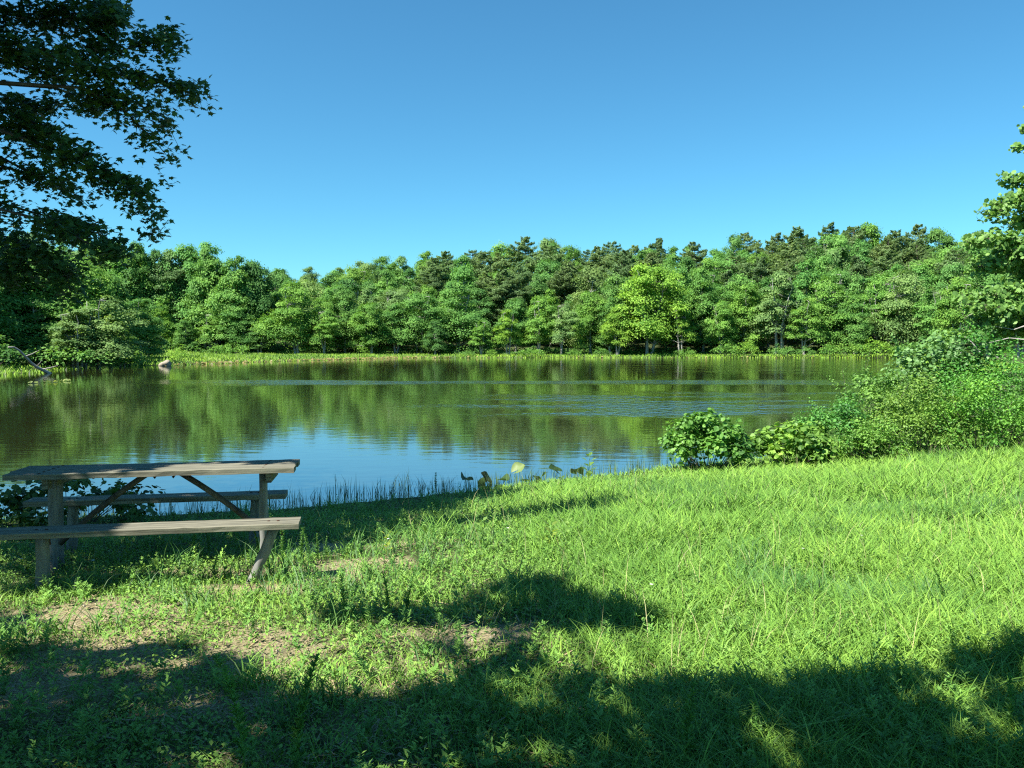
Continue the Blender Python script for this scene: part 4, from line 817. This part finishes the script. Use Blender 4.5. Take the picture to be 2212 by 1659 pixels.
# ------------------------------------------------------------------ meadow
def lush(x, y):
    return np.clip(sst(-.9, 1.9, x + 0.16 * (y - 6)) * (0.75 + .25 * noise2(x, y, .7, 21)) + 0.18 * sst(6.5, 9, y), 0, 1)
def build_grass():
    n = 330000
    d = 2.6 * (19 / 2.6) ** RNG.random(n); x = (RNG.random(n) * 2 - 1) * d * .72; y = d
    n2_ = 130000; d2 = 1.2 * (19 / 1.2) ** RNG.random(n2_); x2 = (RNG.random(n2_) * 2 - 1) * np.maximum(d2 * 1.25, 2.5); ok = (np.abs(x2) > .72 * d2) | (d2 < 2.6); x = np.concatenate((x, x2[ok])); d = np.concatenate((d, d2[ok])); y = d; n = len(x)
    s = shore_sd(x, y); bz = bare(x, y); lu = lush(x, y); cl = noise2(x, y, 2.6, 22)
    area_w = np.clip(0.35 + 0.10 * d, 0, 1)
    keep = (s > -.1) & (s < 18) & (RNG.random(n) > np.maximum(bz * 1.05, worn(x, y))) & (RNG.random(n) < np.clip(.42 + .58 * lu + .25 * cl, .08, 1))
    x, y, lu, cl, d, bz = x[keep], y[keep], lu[keep], cl[keep], d[keep], bz[keep]
    z = ground_z(x, y) - .01; m = len(x)
    h = (.06 + .07 * RNG.random(m) + lu * (.08 + .18 * RNG.random(m))) * (1 + .42 * cl) * (1 - .6 * bz) * np.where(RNG.random(m) < .06, 1.5, 1); h = np.clip(h * .9 * (.45 + .55 * sst(.3, 4.5, s[keep])), .03, .45)
    w = (.0026 + .0022 * RNG.random(m)) * (1 + .6 * lu) * np.clip(d / 6, .8, 1.5)
    tint = np.clip(.48 + .16 * noise2(x, y, .9, 23) + .12 * noise2(x, y, 3.7, 24) + .2 * RNG.normal(size=m), 0, 1)
    near = d < 5.2
    g = G(); blades(g, x[near], y[near], z[near], h[near], w[near], .3 + .9 * RNG.random(near.sum()), tint[near], seg=3); nf = ~near
    blades(g, x[nf], y[nf], z[nf], h[nf], w[nf], .3 + .8 * RNG.random(nf.sum()), tint[nf], seg=2)
    tag(g.build('grass', M_GRASS, color=(.192, .375, .058)), 'rough green meadow grass covering the near bank', 'grass', kind='stuff')
    # broad arching blades in tussocks
    g = G(); k = 300; tx = RNG.uniform(-4, 8, k); ty = RNG.uniform(3, 12, k); ok = (shore_sd(tx, ty) > .4) & (RNG.random(k) < .25 + .75 * lush(tx, ty)) & (bare(tx, ty) < .5); tx, ty = tx[ok], ty[ok]
    c = RNG.integers(0, len(tx), 9000); x = tx[c] + RNG.normal(size=9000) * .06; y = ty[c] + RNG.normal(size=9000) * .06
    blades(g, x, y, ground_z(x, y) - .01, RNG.uniform(.14, .32, 9000), RNG.uniform(.003, .0055, 9000), RNG.uniform(.5, 1.1, 9000), np.clip(.55 + .2 * RNG.normal(size=9000), 0, 1), seg=4)
    tag(g.build('tussock_grass', M_GRASS, color=(.165, .345, .058)), 'broad arching blades rising in tufts over the meadow', 'grass', kind='stuff')
    # straw and dry blades
    g = G(); n = 26000; d = 2.8 * (12 / 2.8) ** RNG.random(n); x = (RNG.random(n) * 2 - 1) * d * .7; y = d; ok = (shore_sd(x, y) > .2) & (RNG.random(n) < .35 + .65 * bare(x, y) + .5 * worn(x, y)); x, y = x[ok], y[ok]; m = len(x)
    pos = np.stack((x, y, ground_z(x, y) + .012 + .015 * RNG.random(m)), 1); tp = unit(m) * (1, 1, .15)
    L = (np.array(((-.05, -.5, 0), (.05, -.5, 0), (.04, .5, .05), (-.04, .5, .05))), np.array(((0, 1, 2, 3),)))
    leaves(g, pos, unit(m) * .35 + (0, 0, 1), tp, RNG.uniform(.03, .09, m), L)
    tag(g.build('dry_straw', M_GRASS, color=(.33, .275, .15)), 'dry straw and leaf litter lying between the grass', 'litter', kind='stuff')
    # a second, darker and coarser grass growing in patches
    g = G(); n = 120000; d = 2.9 * (15 / 2.9) ** RNG.random(n); x = (RNG.random(n) * 2 - 1) * d * .72; y = d; pt = noise2(x, y, 1.25, 71) + .5 * noise2(x, y, 4.0, 72)
    ok = (shore_sd(x, y) > .3) & (pt > .45) & (RNG.random(n) < .25 + .75 * lush(x, y)) & (bare(x, y) < .4); x, y = x[ok], y[ok]; m = len(x)
    blades(g, x, y, ground_z(x, y) - .01, RNG.uniform(.12, .32, m) * (.55 + .45 * sst(.3, 4, shore_sd(x, y))), RNG.uniform(.0025, .005, m), RNG.uniform(.2, .9, m), np.clip(.45 + .22 * RNG.normal(size=m), 0, 1), seg=3)
    tag(g.build('coarse_grass', M_GRASS, color=(.095, .235, .055)), 'darker coarse grass growing in patches in the meadow', 'grass', kind='stuff')
    # stems gone to seed
    g = G(); n = 900; d = 4 * (14 / 4) ** RNG.random(n); x = (RNG.random(n) * 2 - 1) * d * .7; y = d; ok = (shore_sd(x, y) > .3) & (lush(x, y) > .25 * RNG.random(n)); x, y = x[ok], y[ok]; m = len(x)
    blades(g, x, y, ground_z(x, y), RNG.uniform(.25, .42, m), .0022, RNG.uniform(.1, .5, m), RNG.random(m), seg=3)
    tag(g.build('seed_stems', M_GRASS, color=(.36, .36, .16)), 'thin straw-coloured seeding grass stems above the meadow', 'grass', kind='stuff')
    # grit and pebbles on the bare ground
    g = G(); n = 26000; d = 2.8 * (9.5 / 2.8) ** RNG.random(n); x = (RNG.random(n) * 2 - 1) * d * .7; y = d; ok = (shore_sd(x, y) > .2) & (RNG.random(n) < bare(x, y) + .06 + .6 * worn(x, y)); x, y = x[ok], y[ok]; m = len(x)
    S_ = (np.array(((-.5, -.4, 0), (.5, -.35, 0), (.4, .5, 0), (-.45, .4, 0), (0, 0, .55))), np.array(((0, 1, 4), (1, 2, 4), (2, 3, 4), (3, 0, 4))))
    leaves(g, np.stack((x, y, ground_z(x, y) - .001), 1), np.tile((0., 0., 1.), (m, 1)) + unit(m) * .3, unit(m) * (1, 1, .1), .006 + .016 * RNG.random(m) ** 3, S_)
    tag(g.build('pebbles', M_ROCK), 'grit and small pebbles on the bare sandy patches', 'pebbles', kind='stuff')
    # low broad-leaved herbs
    g = G(); n = 150000; d = 2.7 * (13 / 2.7) ** RNG.random(n); x = (RNG.random(n) * 2 - 1) * d * .7; y = d
    hp = noise2(x, y, 1.9, 31); ok = (shore_sd(x, y) > .15) & (RNG.random(n) < np.clip(.45 + .5 * hp, .06, 1) * (1 - .6 * lush(x, y))) & (RNG.random(n) > np.maximum(bare(x, y) * .95, worn(x, y))); x, y, hp = x[ok], y[ok], hp[ok]; m = len(x)
    pos = np.stack((x, y, ground_z(x, y) + (.01 + (.05 + .06 * np.clip(hp, 0, 1.2)) * RNG.random(m))), 1)
    leaves(g, pos, unit(m) * .6 + (0, 0, .8), unit(m) + (0, 0, .3), RNG.uniform(.012, .028, m), LEAF_DIAMOND, np.clip(.5 + .15 * noise2(x, y, 1.2, 33) + .18 * RNG.normal(size=m), 0, 1))
    tag(g.build('ground_cover', M_GRASS, color=(.195, .365, .07)), 'low small-leaved herbs carpeting the worn ground round the table', 'ground cover', kind='stuff')
    # feathery upright sprigs
    g = G(); n = 5200; d = 2.9 * (12 / 2.9) ** RNG.random(n); x = (RNG.random(n) * 2 - 1) * d * .7; y = d
    ok = (shore_sd(x, y) > .3) & (RNG.random(n) < np.clip(.5 + .45 * noise2(x, y, 1.5, 51), .05, 1) * (1 - .45 * lush(x, y))) & (bare(x, y) < .55 + .4 * RNG.random(n)) & (RNG.random(n) > worn(x, y)); x, y = x[ok], y[ok]; m = len(x); k = 26
    hh = RNG.uniform(.07, .2, m) * (1 + .5 * lush(x, y)); lx, ly = RNG.normal(size=m) * .25, RNG.normal(size=m) * .25; zz = ground_z(x, y)
    q = .15 + .85 * RNG.random((m, k)) ** .8; a = RNG.random((m, k)) * 6.283; z_ = (zz[:, None] + hh[:, None] * q)
    L_ = (.012 + .022 * (1 - q)) * RNG.uniform(.7, 1.3, (m, k)); o = np.stack((np.cos(a), np.sin(a), .75 + 0 * a), -1).reshape(-1, 3)
    pos = np.stack((x[:, None] + lx[:, None] * hh[:, None] * q * q, y[:, None] + ly[:, None] * hh[:, None] * q * q, z_), -1).reshape(-1, 3)
    t_ = np.clip(np.repeat(.5 + .2 * RNG.normal(size=m), k) + .12 * RNG.normal(size=m * k), 0, 1)
    leaves(g, pos, np.stack((-o[:, 0] * .6, -o[:, 1] * .6, np.ones(m * k)), 1) + unit(m * k) * .3, o, L_.ravel() * 1.5, (LEAF_DIAMOND[0] * (.55, 1, 1) + (0, .5, 0), LEAF_DIAMOND[1]), t_)
    tag(g.build('sprig_undergrowth', M_GRASS, color=(.18, .365, .075)), 'feathery small-leaved sprigs standing among the grass', 'weeds', kind='stuff')
    # short rushes and sedge in the shallows
    g = G(); n = 5200; x = RNG.uniform(-6.5, 3.6, n); y = RNG.uniform(10, 15.5, n); s = shore_sd(x, y); ok = (s < .35) & (s > -.55 - .25 * noise2(x, y, 1.5, 41)); x, y = x[ok], y[ok]; m = len(x)
    blades(g, x, y, np.maximum(ground_z(x, y), -.1), RNG.uniform(.12, .34, m), .0045, RNG.uniform(0, .3, m), RNG.random(m), seg=2)
    tag(g.build('sedge', M_GRASS, color=(.07, .15, .035)), 'dark sedge fringe standing in the shallows of the near shore', 'sedge', kind='stuff')
build_grass()

# ------------------------------------------------------------------ single plants near the viewer
def weed_mesh(seed, h=.35, n=190, leaf=.034, narrow=.22, spread=.7):
    rng = np.random.default_rng(seed); gs, gl = G(), G(); q = np.linspace(0, 1, 7)
    P = np.stack((rng.normal() * .05 * h * q + .10 * h * q * q * rng.normal(), .08 * h * q * q * rng.normal() + 0 * q, h * q - .02), 1)
    tube(gs, P, np.linspace(.0035, .0012, 7), 5, cap=False)
    u = rng.random(n) ** .8; u = .12 + .88 * u; c = np.stack([np.interp(u, q, P[:, i]) for i in range(3)], 1); a = rng.random(n) * 6.283
    out = np.stack((np.cos(a), np.sin(a), spread + 0 * a), 1); L = leaf * (1.1 - .6 * u) * (.7 + .5 * rng.random(n))
    S = (LEAF_OVAL[0] * (narrow * 2, 1, 1) + (0, .5, 0), LEAF_OVAL[1])
    leaves(gl, c, np.stack((-np.cos(a) * spread, -np.sin(a) * spread, 1 + 0 * a), 1) + unit(n, rng) * .3, out, L, S, np.clip(.5 + .2 * rng.normal(size=n), 0, 1))
    return gs.mesh('stem', M_STEM), gl.mesh('foliage', M_LEAF)
WEED = [weed_mesh(301), weed_mesh(302, n=210, spread=1.0), weed_mesh(303, n=170, leaf=.042, narrow=.17)]
def place_pair(name, pair, loc, s, label, cat, group, color, rz, names=('stem', 'foliage')):
    e = empty(name, loc, label, cat, group, rz, s); link(names[0], pair[0], e, color); link(names[1], pair[1], e, color); return e
WEEDC = (.14, .32, .07)
for k, (px, py, h, lab) in enumerate((
    (528, 1688, .52, 'tall feathery weed in the bottom foreground shade, left of its twin'), (638, 1690, .50, 'tall feathery weed in the bottom foreground shade, right of its twin'),
    (648, 1222, .34, 'upright leafy weed right beside the slanted bench leg'), (668, 1216, .30, 'leafy weed just right of the bench end'), (686, 1212, .27, 'third leafy weed out from the bench end'), (702, 1208, .22, 'short weed farthest right in the row off the bench end'), (622, 1232, .26, 'bushy weed at the foot of the slanted bench leg'), (560, 1205, .34, 'weed growing up the right table post'), (612, 1222, .36, 'dark weed between the table post and the slanted leg'),
    (414, 1208, .30, 'tallest weed under the middle of the near bench'), (452, 1200, .22, 'weed under the near bench, right of the tallest one there'), (345, 1206, .2, 'small weed under the near bench left of the middle'), (105, 1262, .2, 'weed at the base of the left bench leg'), (280, 1282, .2, 'low weed in front of the bench at the sand patch'),
    (745, 1345, .32, 'dark weed at the left end of the middle shadow'), (838, 1322, .3, 'weed in the middle shadow left of the broad tussock'), (880, 1318, .3, 'weed standing against the sunlit grass above the middle shadow'), (940, 1065, .34, 'seed-headed weed against the water right of the table'),
    (2040, 1340, .34, 'leafy weed clump on the sunlit right meadow'), (2000, 1330, .3, 'leafy weed left in the right meadow clump'), (1985, 1355, .26, 'lower leafy weed at the front of the right meadow clump'), (1640, 1650, .3, 'faint weed in the bottom right shade'), (2180, 1620, .35, 'feathery weed in the bottom right corner shade'), (1480, 1690, .4, 'shaded weed at the middle of the bottom edge'))):
    if py < 1660: p = gat(px, py)
    else: p = at(px, py, z=.55); p[2] = gz(p[0], p[1])
    place_pair('leafy_weed', WEED[k % 3], p, h / .35, lab, 'weed', 'upright leafy weeds', jit(WEEDC, .12), k * 1.7)

def milkweed_mesh(seed, h=.3, pairs=5, leaf=.10):
    rng = np.random.default_rng(seed); gs, gl = G(), G(); tube(gs, [(0, 0, -.02), (.01, 0, h * .5), (.0, .015, h)], [.005, .004, .002], 5, cap=False)
    for k in range(pairs):
        a = k * 1.57 + rng.normal() * .2; z = h * (.3 + .7 * k / (pairs - 1))
        for s in (0, math.pi):
            o = np.array((math.cos(a + s), math.sin(a + s), .55 + .2 * k / pairs)); pos = np.array([(0, 0, z)]) + o[None] * leaf * .5
            leaves(gl, pos, np.array([(-o[0] * .6, -o[1] * .6, 1)]), o[None], leaf * (1 - .09 * k), LEAF_OVAL, np.array([rng.random()]))
    return gs.mesh('stem', M_STEM), gl.mesh('foliage', M_LEAF)
MILK = [milkweed_mesh(321), milkweed_mesh(322, pairs=6, h=.36), milkweed_mesh(323, pairs=4, h=.22)]
for k, (px, py, h, lab) in enumerate((
    (835, 1205, .20, 'yellowish broad-leaved plant on the sand patch right of the bench'), (1042, 1195, .26, 'broad-leaved plant in the meadow centre, left of the yellow cupped one'), (1190, 1190, .28, 'yellow cupped broad-leaved plant in the middle of the meadow'), (1225, 1180, .22, 'small broad-leaved plant just right of the yellow cupped one'),
    (1272, 1050, .42, 'tall pale broad-leaved plant at the water edge'), (1212, 1070, .3, 'pale broad-leaved plant among the rushes left of the tall one'), (1040, 1250, .2, 'broad-leaved plant at the upper edge of the middle shadow'), (1885, 1010, .35, 'pale upright broad-leaved plant in front of the shrubs'), (275, 1205, .2, 'single yellow-green plant in the shade under the table'), (1560, 1395, .2, 'broad-leaved plant at the edge of the right foreground shade'))):
    p = gat(px, py); place_pair('broadleaf_plant', MILK[k % 3], p, h / .3, lab, 'plant', 'broad-leaved meadow plants', (.22, .32, .05) if k in (0, 2, 8) else (.15, .27, .06), k * 1.1)

def pad_leaf(seed):
    rng = np.random.default_rng(seed); g = G(); n = 15; th = np.linspace(.35, 2 * math.pi - .35, n); r = .115 * (1 + .12 * np.cos(th)); fold = rng.uniform(.5, 1.1)
    V = [(0, 0, 0)] + [(r[i] * math.sin(th[i]), -r[i] * math.cos(th[i]) * 1.15, fold * abs(math.sin(th[i])) * .07 + .02 * math.sin(3 * th[i])) for i in range(n)]
    g.add(V, np.array([(0, i + 1, i + 2) for i in range(n - 1)])); return g.mesh('leaf_blade', M_LEAF, True)
for k, (px, py, tz, lab) in enumerate((
    (1006, 1050, .20, 'dark flat lily leaf held above the rushes, leftmost of the row'), (1047, 1048, .24, 'folded reddish-dark lily leaf second from the left'), (1046, 1062, .12, 'low dark lily leaf beneath the folded reddish one'), (1087, 1052, .18, 'broad dark lily leaf left of the bright raised one'), (1122, 1028, .30, 'bright cupped lily leaf raised on a tall stalk'), (1168, 1046, .17, 'flat dark lily leaf right of the bright raised one'), (1198, 1030, .26, 'upright dark lily leaf beside the pale broad-leaved plant'), (1246, 1034, .22, 'rightmost dark lily leaf near the tall pale plant'), (1132, 1062, .10, 'small dark lily leaf low under the bright raised one'))):
    p = at(px, py - 14, d=12.75 + .33 * (px - 1000) / 100); base = np.array((p[0], p[1], min(0.0, gz(p[0], p[1])) - .05)); e = empty('lily_leaf', base, lab, 'lily leaf', 'lily leaves at the near shore')
    g = G(); tp = p - base; tube(g, [(0, 0, 0), (.01, .01, tp[2] * .5), tp], [.006, .005, .004], 5, cap=False); g.build('stalk', M_STEM, e, (.09, .16, .04))
    o = link('leaf_blade', pad_leaf(340 + k), e, (.22, .30, .09) if k == 4 else ((.055, .075, .03) if k == 1 else (.055, .11, .03))); o.location = tp; o.rotation_euler = (R(35 * math.sin(k * 2.1) + (30 if k in (1, 6) else 5)), R(25 * math.cos(k * 1.7)), k * 1.3)

RUSH = []
for k in range(4):
    g = G(); n = 9; x, y = RNG.normal(size=n) * .08, RNG.normal(size=n) * .08; blades(g, x, y, 0 * x - .08, RNG.uniform(.16, .46, n), .0048, RNG.uniform(0, .5, n) ** 1.5, RNG.random(n), seg=3); RUSH.append(g.mesh('rush_clump', M_GRASS))
for k in range(34):
    px = 560 + k * 25 + RNG.normal() * 24; py = float(np.interp(px, (560, 640, 1000, 1200, 1430), (1095, 1085, 1052, 1036, 1010))) + RNG.normal() * 7
    p = at(px, py, z=0); o = link('rush_clump', RUSH[k % 4], None, jit((.055, .115, .035), .2)); o.location = (p[0], p[1], 0); o.rotation_euler = (0, 0, k * 2.1); s = RNG.uniform(.5, 1.1) * (1 if px < 1050 else .7); o.scale = (1, 1, s)
    tag(o, 'thin dark rush clump standing in the water along the near shore', 'rushes', 'rush clumps along the near shore')
for k in range(9):
    px = 270 + k * 34 + RNG.normal() * 8; p = at(px, 1112 + RNG.normal() * 3, z=0); o = link('rush_clump', RUSH[k % 4], None, jit((.075, .15, .035), .2)); o.location = (p[0], p[1], 0); o.rotation_euler = (0, 0, k * 2.1)
    tag(o, 'green rush clump at the waterline seen under the table', 'rushes', 'rush clumps behind the table')

def flower_mesh():
    gs, gl = G(), G(); tube(gs, [(0, 0, -.02), (.005, 0, .1), (0, .01, .2)], [.002, .0015, .001], 4, cap=False); a = np.linspace(0, 6.283, 9)[:8]
    o = np.stack((np.cos(a), np.sin(a), .25 + 0 * a), 1); S = (LEAF_OVAL[0] + (0, .5, 0), LEAF_OVAL[1]); leaves(gl, np.repeat([(0, .01, .2)], 8, 0), np.stack((-o[:, 0] * .3, -o[:, 1] * .3, 1 + 0 * a), 1), o, .02, S); return gs.mesh('stem', M_STEM), gl.mesh('petals', M_PETAL)
FL = flower_mesh()
for k, (px, py, lab) in enumerate(((201, 1240, 'white flower in the shade just right of the left bench leg'), (48, 1235, 'white flower in the grass left of the bench leg'), (840, 1190, 'white flower near the sand patch right of the bench'), (1097, 1165, 'white flower in the middle meadow left of the yellow cupped plant'), (1733, 1215, 'white flower in the right-hand meadow'), (1405, 1300, 'white flower at the tip of the middle shadow'), (1860, 1185, 'white flower in the far right meadow'))):
    p = gat(px, py + 8); place_pair('white_flower', FL, p, .7, lab, 'flower', 'small white flowers', WEEDC, k, ('stem', 'petals'))
